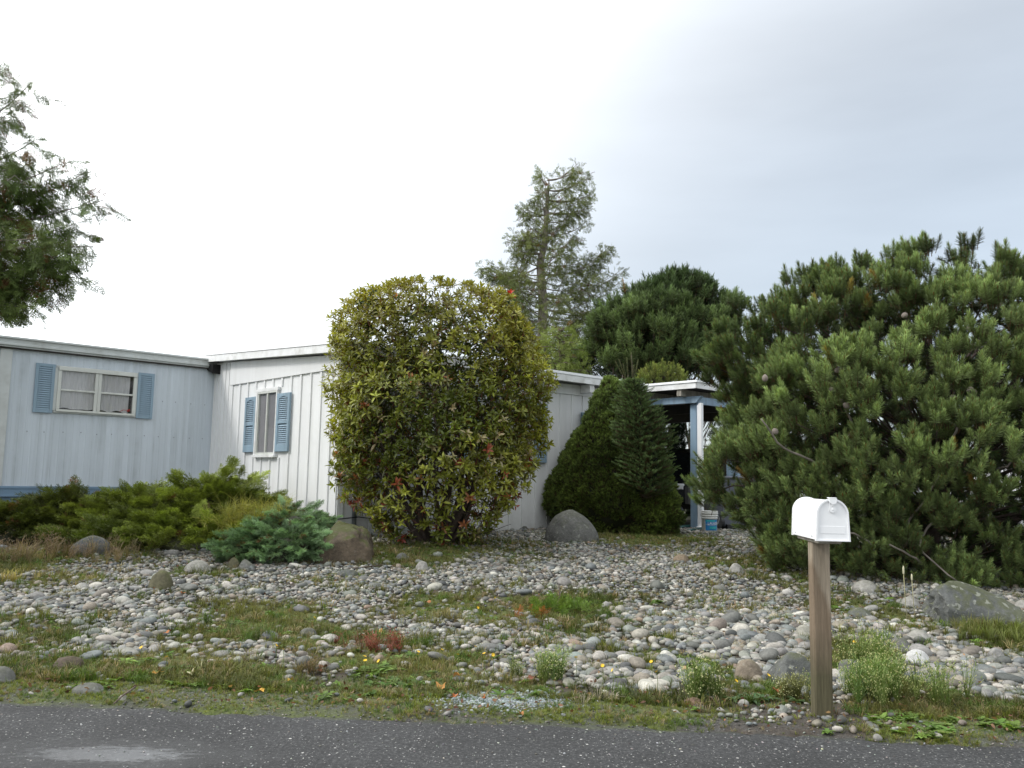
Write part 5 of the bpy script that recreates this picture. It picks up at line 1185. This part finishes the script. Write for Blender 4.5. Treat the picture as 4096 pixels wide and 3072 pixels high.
# ---- spreading junipers
def juniper(name, label, mounds, c1, c2, n_, seed, S=1.0, up=.55, brown=.02, core=True, group=None, cat='juniper'):
    """mounds: (px centre, py top, py base, half width px, distance, half depth m)"""
    cx_ = sum(m[0] for m in mounds)/len(mounds); Yd = sum(m[4] for m in mounds)/len(mounds); g = at(cx_, 1900, Yd)
    e = empty(name, on_ground(g.x, g.y), 0, label, cat, group); parts = []; st = MB(); arr = []
    for (px, pt, pb_, hw_, Y_, hd) in mounds:
        t_ = at(px, pt+38, Y_); gz = float(hgt(t_.x, Y_)); arr.append((t_.x, Y_, gz, hw_/FPX*Y_, hd, t_.z-gz))
    wt = np.array([a[3]*a[5]+a[3]*a[4] for a in arr]); wt /= wt.sum()
    for (x_, y_, gz, rx, ry, h_), w__ in zip(arr, wt):
        m_ = int(n_*w__); th = rng.uniform(0, 6.28, m_); cz = rng.uniform(0, 1, m_)**.8; sr = np.sqrt(1-cz**2)**.8
        nb = max(6, int(m_/28)); bt = rng.uniform(0, 6.28, nb); bz = rng.uniform(0, 1, nb)
        per_ = 16; nb = max(5, m_//per_); m_ = nb*per_; bt = rng.uniform(0, 6.28, nb); cz = rng.uniform(0, 1, nb)**1.1; sr = np.sqrt(1-cz**2)**.8
        lp = 1+.10*np.sin(bt*4+seed)+.08*np.sin(bt*9+cz*7+seed)+rng.normal(0, .05, nb); lp = np.clip(lp, .7, 1.25)-.10
        Bc = np.stack([x_+rx*sr*np.cos(bt)*lp, y_+ry*sr*np.sin(bt)*lp, gz+h_*cz*lp*.95], 1)
        Bd = np.stack([np.cos(bt)*(.4+sr), np.sin(bt)*(.4+sr), up*(.5+.7*rng.random(nb))], 1)+unit(nb)*.25; Bd /= np.linalg.norm(Bd, axis=1, keepdims=True)
        k_ = np.repeat(np.arange(nb), per_); t_ = rng.random(m_)[:, None]; ln_ = S*(.20+.16*rng.random(nb))[k_][:, None]
        lat = unit(m_); lat -= Bd[k_]*(lat*Bd[k_]).sum(1)[:, None]; lat[:, 2] *= .35
        Pp = Bc[k_]+Bd[k_]*ln_*t_+lat*.14*S*(1.1-t_); Dd = Bd[k_]+lat*.55*(1.15-t_)
        Cc_ = patchy(Bc, 3.2, c1, c2, .18, seed)[k_]*(.55+.65*t_)*(1+rng.normal(0, .1, (m_, 1))); br = rng.random(m_) < brown; Cc_[br] = cols(br.sum(), (.12,.06,.02), (.22,.13,.05), .2)
        parts.append(multi(JUN, Pp, Dd, S*rng.uniform(.55, 1.0, m_), np.clip(Cc_, .003, 1), rng.normal(0, .6, m_)))
        if core:  # dark inner shell added so the mound cannot be seen through
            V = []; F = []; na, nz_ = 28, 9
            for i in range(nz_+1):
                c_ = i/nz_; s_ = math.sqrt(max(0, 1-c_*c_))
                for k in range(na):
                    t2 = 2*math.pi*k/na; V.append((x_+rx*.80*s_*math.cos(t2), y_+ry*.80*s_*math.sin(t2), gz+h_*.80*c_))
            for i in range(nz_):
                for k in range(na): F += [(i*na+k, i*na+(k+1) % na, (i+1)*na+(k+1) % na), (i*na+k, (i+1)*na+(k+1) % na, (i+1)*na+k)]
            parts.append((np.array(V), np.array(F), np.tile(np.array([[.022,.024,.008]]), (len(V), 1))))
        for k in range(7): an = R_.uniform(0, 6.28); limb(st, (x_, y_, gz), (x_+rx*.9*math.cos(an), y_+ry*.9*math.sin(an), gz+h_*.6), .02, .006, .1, 4, 5)
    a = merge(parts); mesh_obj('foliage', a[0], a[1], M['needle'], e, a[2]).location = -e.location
    st.build('stem', M['bark_dark'], e, True).location = -e.location; return e
juniper('juniper', 'dark green spreading juniper in front of the blue home, leftmost', [(180,1985,2190,190,12.1,.7),(320,1945,2200,170,12.2,.7),(90,2040,2230,130,11.6,.6),(420,1985,2210,110,12.0,.6)], (.060,.078,.014), (.16,.19,.032), 3600, 1, brown=.04)
juniper('juniper', 'large bright green spreading juniper in front of the inside corner of the two homes', [(560,1950,2200,150,12.0,.8),(700,1955,2210,180,11.7,.8),(850,1885,2200,180,12.0,.8),(955,1900,2180,130,12.1,.7),(1010,2000,2200,110,11.9,.6),(640,2060,2240,210,11.1,.7),(800,2080,2250,210,10.9,.7),(420,2110,2240,150,11.0,.5),(940,2080,2235,90,11.2,.5),(760,1910,2150,50,12.5,.5)], (.095,.128,.016), (.255,.31,.048), 9500, 2, brown=.015)
juniper('juniper', 'low blue-green spreading juniper beside the large brown boulder', [(1180,1990,2250,115,10.8,.6),(1100,2050,2250,120,10.5,.6),(1245,2040,2250,75,10.8,.5),(1010,2110,2260,90,10.1,.45),(1140,2080,2262,140,10.1,.4)], (.15,.25,.11), (.32,.47,.25), 8200, 3, S=.60, brown=.05, up=.3)
# golden thread-leaf shrub between them
g = at(1030, 2000, 11.0); eg = empty('thread_leaf_shrub', on_ground(g.x, g.y), 0, 'golden yellow-green wispy shrub between the bright green and blue-green junipers', 'shrub')
TH = [T_grass(30, .30, 1.3, .005), T_grass(26, .25, 1.6, .005)]; n_ = 170
Pp = np.stack([g.x+rng.normal(0, .18, n_), g.y-.15+rng.normal(0, .18, n_), hgt(g.x, g.y)+rng.uniform(.15, .46, n_)], 1)
a = multi(TH, Pp, np.array([[.35, -.35, .5]])+unit(n_)*.5, rng.uniform(.7, 1.1, n_), cols(n_, (.19,.20,.03), (.34,.32,.06), .12)); mesh_obj('foliage', a[0], a[1], M['grass'], eg, a[2]).location = -eg.location
# dry brown stalks at the far left
g = G(230, 2230); ed = empty('dead_heather', (g.x, g.y, g.z), 0, 'pinkish-brown dry twiggy plant below the leftmost juniper', 'dead plant')
n_ = 60; xx = g.x+rng.uniform(-.75, .9, n_); yy = g.y+rng.uniform(-.5, .45, n_)
a = multi([T_bushweed(12, .26, (.30,.20,.16), 40), T_grass(22, .22, .8, .004)], np.stack([xx, yy, hgt(xx, yy)], 1), np.array([[.2, 0, 1]])+unit(n_)*.25, rng.uniform(.6, 1.2, n_), cols(n_, (.16,.12,.06), (.30,.23,.14), .15)); mesh_obj('foliage', a[0], a[1], M['grass'], ed, a[2]).location = -ed.location

# ================================================================== GROUND PLANTS
GR = [T_grass(14, .05, .9, .0035), T_grass(12, .07, 1.1, .0035), T_grass(14, .035, 1.0, .004)]
BR = [T_broad(7, .05, .02), T_broad(9, .035, .02)]
def field(n0, dens):
    yy = 3.7+(15.5-3.7)*rng.random(n0)**1.75; xx = (rng.random(n0)*2-1)*(.64*yy+.3); k = rng.random(n0) < dens(xx, yy); return xx[k], yy[k]
def plant_ok(x_, y_):
    lx = (x_-A0.x)*U.x+(y_-A0.y)*U.y; ly = (x_-A0.x)*W_.x+(y_-A0.y)*W_.y; return ~((lx > -.02) & (ly > -.02)) & ~((lx <= 0) & (ly > DG))
mosaic = lambda x_, y_: .5+.5*np.sin(x_*6.1+2*np.sin(y_*4.1))*np.sin(y_*7.3+1.7*np.sin(x_*3.3))
def dens(x_, y_): v_ = veg(x_, y_); d_ = y_-yedge(x_); return np.where(plant_ok(x_, y_), np.clip(v_*(.4+.6*mosaic(x_, y_))+.06+.22*(mosaic(x_*.8+2, y_*1.2) > .66)+.75*np.exp(-((d_-.22)/.2)**2)*(1-.9*np.exp(-((x_-1.45)/.55)**2))*(.25+.75*(np.sin(x_*3.1+1)+np.sin(x_*7.7)>-.6)), 0, 1)*sstep(-.08, .08, d_), 0)
xx, yy = field(140000, dens); n_ = len(xx); d_ = yy-yedge(xx)
C = patchy(np.stack([xx, yy, xx*0], 1), 3.1, (.075,.095,.020), (.20,.195,.060), .2, 2); dry = rng.random(n_) < .10+.35*(mosaic(xx*1.1+5, yy*1.6) > .72); C[dry] = cols(dry.sum(), (.22,.17,.08), (.38,.31,.18), .15)
vg = (d_ < .42) & ~dry; C[vg] = cols(vg.sum(), (.11,.14,.022), (.25,.28,.055), .15)
bright = (mosaic(xx*1.7, yy*1.3) > .7) & ~dry; C[bright] = cols(bright.sum(), (.07,.12,.02), (.15,.22,.045), .15)
Sg = rng.uniform(.5, 1.35, n_)*np.where(d_ < .4, .36, np.where(yy < 6, .8, 1.0))*(.6+.7*mosaic(xx*.6+3, yy*.7))
a = multi(GR, np.stack([xx, yy, hgt(xx, yy)], 1), np.array([[0, 0, 1]])+unit(n_)*.25, Sg, C)
tag(mesh_obj('grass', a[0], a[1], M['grass'], col=a[2]), 'short mixed grass and moss growing between cobbles and along the verge', 'grass', kind='stuff')
xx, yy = field(11000, lambda x_, y_: np.where(plant_ok(x_, y_), np.clip(veg(x_, y_)-.35, 0, 1)*(mosaic(x_*1.3, y_*1.1) > .55)*(y_-yedge(x_) > .2), 0)); n_ = len(xx)
a = multi(BR, np.stack([xx, yy, hgt(xx, yy)+.004], 1), np.array([[0, 0, 1]])+unit(n_)*.2, rng.uniform(.7, 1.5, n_), cols(n_, (.06,.11,.02), (.16,.25,.045), .18))
tag(mesh_obj('ground_cover', a[0], a[1], M['grass'], col=a[2]), 'low clover and broad-leaved weeds mixed into the grass patches', 'weeds', kind='stuff')
# litter of twigs and small dead leaves
xx, yy = field(11000, lambda x_, y_: np.where(plant_ok(x_, y_) & (y_-yedge(x_) > .05), np.clip(.10+.9*np.exp(-((y_-11.3)/1.5)**2)*(np.abs(x_) < 4)+.5*np.exp(-((x_-2.6)/1.3)**2-((y_-7.2)/.9)**2)+.35*np.exp(-((y_-4.5)/.35)**2), 0, .6), 0)); n_ = len(xx); tb = TB()
tb.tri([(-.004, 0, 0), (.005, .002, .002), (.008, 0, .014), (.002, -.003, .026), (-.006, .002, .012)], 1.0, None, [(0,1,2),(0,2,4),(4,2,3)]); lt = tb.done(); D3 = unit(n_)*np.array([[1, 1, .2]])
a = scatter(lt, np.stack([xx, yy, hgt(xx, yy)+rng.uniform(.012, .045, n_)], 1), basis(D3, rng.uniform(0, 6, n_)), rng.uniform(.5, 1.3, n_), cols(n_, (.08,.03,.015), (.26,.15,.08), .3, 1.4))
tag(mesh_obj('leaf_litter', a[0], a[1], M['grass'], col=a[2]), 'scattered reddish brown dead leaves and needles over the stones', 'leaf litter', kind='stuff')

# individually standing weeds
def weed(px, py, T, S, c1, c2, label, name, cat, n_=1, spread=.03, group=None, lean=.12):
    g_ = G(px, py); e = np.zeros(3); xx = g_.x+rng.normal(0, spread, n_); yy = g_.y+rng.normal(0, spread*.7, n_); Pp = np.stack([xx-g_.x, yy-g_.y, hgt(xx, yy)-g_.z], 1)
    a = multi(T, Pp, np.array([[0, 0, 1]])+unit(n_)*lean, S*rng.uniform(.75, 1.15, n_), cols(n_, c1, c2, .12)); o = mesh_obj(name, a[0], a[1], M['grass'], col=a[2]); o.location = g_
    return tag(o, label, cat, group)
WD = [T_bushweed(18, .22, (.42,.42,.18), 26), T_bushweed(16, .18, (.55,.55,.28), 30)]
g1, g2 = (.12,.18,.04), (.22,.30,.09)
weed(2215, 2725, WD, 1.05, g1, g2, 'upright bushy weed with tiny cream buds in the middle of the verge', 'flowering_weed', 'weed', 10, .05)
weed(2805, 2808, WD, 1.1, g1, g2, 'tall feathery weed with yellow specks left of the mailbox boulders', 'flowering_weed', 'weed', 10, .055)
weed(3170, 2800, WD, .72, (.10,.12,.03), (.19,.20,.07), 'compact pale weed dotted with cream buds just left of the mailbox post', 'flowering_weed', 'weed', 10, .045)
weed(3560, 2800, WD, 1.2, g1, g2, 'largest flowering weed thicket right of the mailbox post', 'flowering_weed', 'weed', 24, .17)
weed(3480, 2690, WD, 1.2, g1, g2, 'cream-budded weed close behind the mailbox post on its right', 'flowering_weed', 'weed', 14, .08)
weed(3440, 2790, WD, .9, g1, g2, 'shorter green weed touching the right side of the post foot', 'flowering_weed', 'weed', 12, .07)
weed(2075, 2715, WD, .6, g1, g2, 'small budded weed left of the bushy middle weed', 'flowering_weed', 'weed', 5, .03)
weed(830, 2500, [T_broad(12, .10, .03), T_bushweed(10, .14, None)], 1.0, (.09,.15,.03), (.16,.24,.05), 'leafy bright green weed at the left end of the middle patch', 'leafy_weed', 'weed', 8, .06)
weed(1040, 2560, [T_bushweed(12, .16, None), T_grass(16, .12, .7, .004)], 1.0, (.08,.13,.03), (.15,.2,.05), 'green grassy weed clump in the middle left patch', 'leafy_weed', 'weed', 12, .09)
weed(2260, 2450, [T_spray(12, .20, 46, 4, .007, .5), T_spray(10, .17, 50, 4, .007, .6)], .75, (.08,.14,.02), (.16,.24,.04), 'small bright green fern-like cedar seedling among the cobbles', 'cedar_seedling', 'seedling', 46, .14, lean=.9)
weed(2130, 2470, [T_spray(10, .17, 50, 4, .007, .6)], .6, (.26,.09,.02), (.40,.17,.05), 'orange-brown dead fronds beside the green cedar seedling', 'dead_fronds', 'dead plant', 18, .07, lean=1.2)
weed(2420, 2480, [T_spray(10, .15, 50, 4, .007, .6)], .6, (.08,.13,.03), (.14,.2,.05), 'low trailing green sprig right of the cedar seedling', 'cedar_seedling', 'seedling', 14, .05, lean=1.2)
weed(3020, 2805, [T_broad(12, .11, .035)], 1.0, (.06,.12,.045), (.12,.19,.08), 'flat thistle rosette with grey-green leaves near the buff boulder', 'thistle', 'weed', 7, .10)
weed(2430, 2720, [T_broad(12, .08, .03)], .9, (.06,.11,.02), (.11,.17,.04), 'dandelion leaf rosette in the verge right of the middle weed', 'leafy_weed', 'weed', 5, .07)
weed(1500, 2690, [T_broad(12, .09, .035)], .9, (.08,.14,.02), (.14,.21,.04), 'broad-leaved weed left of the fallen orange leaf patch', 'leafy_weed', 'weed', 7, .07)
weed(3660, 2890, [T_broad(10, .05, .035)], .9, (.09,.15,.03), (.16,.24,.05), 'patch of round clover-like leaves right of the road edge', 'clover', 'weed', 40, .15)['kind'] = 'stuff'
weed(1650, 2740, [T_broad(10, .045, .03), T_grass(12, .05, .9, .004)], .9, (.06,.13,.03), (.12,.2,.05), 'dense clover cushion on the verge below the middle', 'clover', 'weed', 60, .13)['kind'] = 'stuff'
weed(4040, 2560, [T_grass(24, .16, .9, .004)], 1.0, (.10,.12,.03), (.17,.20,.05), 'big soft grass clump at the right edge in front of the long rock', 'grass_clump', 'grass clump', 50, .20)
weed(3900, 2540, [T_grass(24, .14, 1.0, .004)], .9, (.12,.12,.035), (.20,.19,.07), 'yellowish grass clump below the left half of the long rock', 'grass_clump', 'grass clump', 26, .14)
weed(2780, 2840, [T_grass(14, .06, 1.3, .0035)], 1.0, (.25,.2,.13), (.38,.32,.22), 'dry straw tuft by the rust-brown flat stone', 'straw_tuft', 'grass clump', 4, .06)
weed(2390, 2805, [T_grass(16, .07, 1.3, .004)], 1.0, (.30,.27,.20), (.45,.40,.30), 'bleached straw tuft at the verge right of centre', 'straw_tuft', 'grass clump', 6, .05)
weed(30, 2330, [T_grass(20, .14, 1.2, .005)], 1.0, (.26,.22,.06), (.4,.33,.12), 'yellow dry grass tuft at the left edge', 'straw_tuft', 'grass clump', 8, .09)
tufts = [(1912,2345,1.1),(2592,2298,.8),(2830,2278,1.2),(2950,2268,.9),(2080,2330,.8),(2485,2440,1.0),(2400,2600,1.0),(2450,2620,1.0),(2530,2650,.9),(2590,2660,1.0),(2380,2570,.9),(3060,2390,.8),(3210,2390,.9),(2870,2380,.9),
         (2770,2420,.7),(2680,2560,.8),(3480,2550,1.0),(3560,2540,1.1),(3400,2540,.9),(3640,2520,.9),(3330,2430,.8),(1790,2600,.8),(1860,2590,.7),(1740,2560,.7),(900,2340,.9),(960,2310,.9),(860,2310,.8),(700,2310,.7),(160,2480,1.0),(530,2330,.7),
         (1700,2380,.9),(1620,2395,.8),(1880,2400,1.0),(2620,2700,.7),(3120,2480,.7),(3000,2330,.8)]
side_w = ['left part of the cobbles','centre of the cobbles','right part of the cobbles']
for (px, py, s_) in tufts:
    k = 0 if px < 1400 else 1 if px < 2600 else 2
    weed(px, py, [T_grass(20, .11, .75, .0042)], s_*.9, (.10,.125,.02), (.20,.21,.05), f'small olive-green upright tuft in the {side_w[k]}', 'grass_tuft', 'grass tuft', 4, .028, f'olive tufts in the {side_w[k]}')
weed(1500, 2600, [T_bushweed(14, .13, (.30,.05,.04), 30), T_grass(16, .13, 1.2, .004)], 1.0, (.13,.05,.035), (.26,.13,.07), 'reddish-brown stalky weed patch between the left and middle green patches', 'red_weed', 'weed', 22, .12, lean=.5)
weed(1240, 2700, [T_bushweed(12, .12, (.25,.16,.10), 20), T_grass(14, .10, 1.1, .004)], 1.0, (.12,.10,.04), (.24,.20,.09), 'brownish grassy clump beside the dark upright leaf', 'grass_clump', 'grass clump', 9, .045, lean=.5)
weed(1780, 2480, [T_grass(20, .12, 1.0, .004)], 1.0, (.22,.20,.08), (.36,.31,.15), 'pale straw-coloured grass clump left of the cedar seedling', 'straw_tuft', 'grass clump', 9, .08)
# two seed stalks
for k, (px, pb_, pt, lab) in enumerate(((3628, 2490, 2275, 'taller of two pale seed-head stalks before the long angular rock'), (3660, 2480, 2305, 'shorter of two pale seed-head stalks before the long angular rock'))):
    g_ = G(px, pb_); h_ = (pb_-pt)/FPX*g_.y; b = MB(); b.tube([g_, g_+Vector((-.01, 0, h_*.5)), g_+Vector((-.015, 0, h_*.85))], .0028, 5); o = b.build('seed_stalk', simple('straw_stalk%d' % k, (.35,.33,.18), .8), None, True); tag(o, lab, 'plant')
    b = MB(); t_ = g_+Vector((-.015, 0, h_*.85)); b.lathe([(.003, 0), (.008, .012), (.008, h_*.12), (.003, h_*.16)], t_, 8); b.build('seed_head', simple('seed_head%d' % k, (.5,.48,.33), .9), o, True)
# yellow hawkbit flowers, each its own
mfy = simple('yellow_petals', (.80,.50,.01), .6, .1, 20, 0); mst = simple('green_stalk', (.10,.14,.03), .7, .1, 10, 0)
fl_ = [(1900,2605),(1935,2635),(1970,2640),(1765,2618),(1670,2628),(1670,2640),(1455,2650),(1458,2668),(1512,2670),(2303,2652),(2410,2688),(2450,2708),(2627,2715),(2605,2670),(1830,2640),(3420,2580),(3562,2675),(3548,2735),(1895,2395),(1910,2432),(1980,2390),(660,2655),(560,2612),(1130,2620),(1100,2600),(3075,2730),(2945,2755),(1255,2478)]
fv = []; ff = []
for k in range(12):
    a = 2*math.pi*k/12; r = .0105; fv += [(0, 0, 0), (r*math.cos(a-.22), r*math.sin(a-.22), .004), (r*1.2*math.cos(a), r*1.2*math.sin(a), .005), (r*math.cos(a+.22), r*math.sin(a+.22), .004)]; ff += [(4*k, 4*k+1, 4*k+2, 4*k+3)]
m0 = mesh_obj('bloom', fv, ff, mfy); fme = m0.data; bpy.data.objects.remove(m0)
b = MB(); b.tube([(0, 0, -.12), (.006, 0, -.06), (0, 0, -.001)], .0017, 5); s0 = b.build('stalk', mst, None); sme = s0.data; bpy.data.objects.remove(s0)
for (px, py) in fl_:
    g_ = G(px, py+60); e = empty('yellow_flower', g_, 0, None, 'flower'); tag(e, 'tiny yellow dandelion-like flower on a thin stalk ' + ('right of the mailbox' if px > 3300 else 'in the verge between left edge and mailbox' if py > 2550 else 'in the far middle weed patch'), 'flower', 'yellow flowers ' + ('right of the mailbox' if px > 3300 else 'in the near verge' if py > 2550 else 'in the middle patch'))
    s = bpy.data.objects.new('stalk', sme); COL.objects.link(s); s.parent = e; s.location = (0, 0, .12)
    f_ = bpy.data.objects.new('bloom', fme); COL.objects.link(f_); f_.parent = e; f_.location = (0, 0, .12); f_.rotation_euler = (R_.uniform(.3, 1.0), R_.uniform(-.4, .4), R_.uniform(0, 6)); f_.scale = (.95,)*3
# fallen leaves
lv = [(1765,2768,1.35,(.50,.24,.05),'broad orange-tan fallen leaf on the clover cushion'),(1040,2790,.8,(.75,.42,.05),'bright yellow fallen leaf at the left road edge'),(2130,2735,.9,(.22,.07,.03),'dark red-brown curled leaf beside the middle weed'),
      (1820,2805,.6,(.50,.16,.04),'small rusty leaf near the crushed gravel, left one'),(1935,2812,.6,(.48,.15,.04),'small rusty leaf at the left rim of the crushed gravel'),(1825,2725,.7,(.60,.26,.05),'orange leaf right of the broad tan leaf'),
      (3110,2785,1.0,(.42,.14,.04),'rust-orange leaf between thistle and pale weed'),(585,2550,.8,(.55,.22,.04),'orange leaf on the left cobbles, left of a pair'),(665,2550,.8,(.48,.17,.04),'orange leaf on the left cobbles, right of a pair'),
      (625,2715,.8,(.62,.33,.05),'yellow-orange leaf in the left verge grass'),(1290,2690,1.0,(.20,.08,.04),'dark brown upright leaf in the verge left of centre'),(765,2715,.9,(.62,.58,.35),'pale cream fallen leaf in the left verge'),
      (1520,2545,.9,(.62,.33,.08),'tan leaf at the red stalks of the middle patch'),(730,2385,.8,(.50,.16,.04),'rusty leaf below the olive-brown stone'),(1710,2425,1.1,(.45,.17,.05),'orange-brown leaf pile at the near middle weeds'),(2740,2700,.8,(.55,.38,.2),'tan curled leaf near the tall feathery weed'),
      (1160,2745,.6,(.6,.4,.06),'small yellow leaf in the verge moss'),(2085,2880,.5,(.45,.2,.05),'small brown leaf near the road edge below the gravel')]
for k, (px, py, s_, c_, lab) in enumerate(lv):
    g_ = G(px, py); L_, w__ = .06*s_, .042*s_; nn = 14; V = []; 
    for i in range(nn):
        a = 2*math.pi*i/nn; rr = 1+.22*math.cos(5*a)*(.5+.5*math.cos(a)); V.append((L_/2*rr*math.cos(a), w__/2*rr*math.sin(a), .012*s_*math.sin(a*2+k)+.008*abs(math.sin(a))))
    V.append((0, 0, 0)); F = [(i, (i+1) % nn, nn) for i in range(nn)]; b = MB(); b.add(V, F); b.tube([(-L_/2, 0, 0), (-L_*.9, .004, .002)], .0012, 4)
    o = b.build('fallen_leaf', simple('dead_leaf%d' % k, tuple(v*.72 for v in c_), .7, .25, 30, .2), None); o.location = g_+Vector((0, 0, .035 if float(veg(g_.x, g_.y)) > .3 else .03)); o.rotation_euler = (R_.uniform(-.2, .75), R_.uniform(-.3, .3), R_.uniform(0, 6)); tag(o, lab, 'leaf')
# twigs
for (p0, p1, p2, r, lab) in (((1395,2285),(1460,2278),(1530,2270),.006,'long pale dry reed lying below the brown boulder'), ((455,2838),(490,2805),(540,2770),.005,'thin forked twig at the left road edge'), ((2010,2480),(2110,2500),(2250,2495),.005,'thin bare twig lying in front of the cedar seedling'), ((1960,2860),(2010,2790),(2060,2760),.002,'thin dry stem by the crushed gravel')):
    b = MB(); q = [G(*p) for p in (p0, p1, p2)]; b.tube([v+Vector((0, 0, .03)) for v in q], r, 6); tag(b.build('twig', M['bark'], None, True), lab, 'twig')
b = MB(); g_ = G(2234, 2430); b.tube([g_, g_+Vector((.01, 0, .10)), g_+Vector((.0, 0, .20))], [.007, .006, .004], 6); tag(b.build('stub', M['bark'], None, True), 'bare upright broken stem sticking out of the cedar seedling', 'stem')
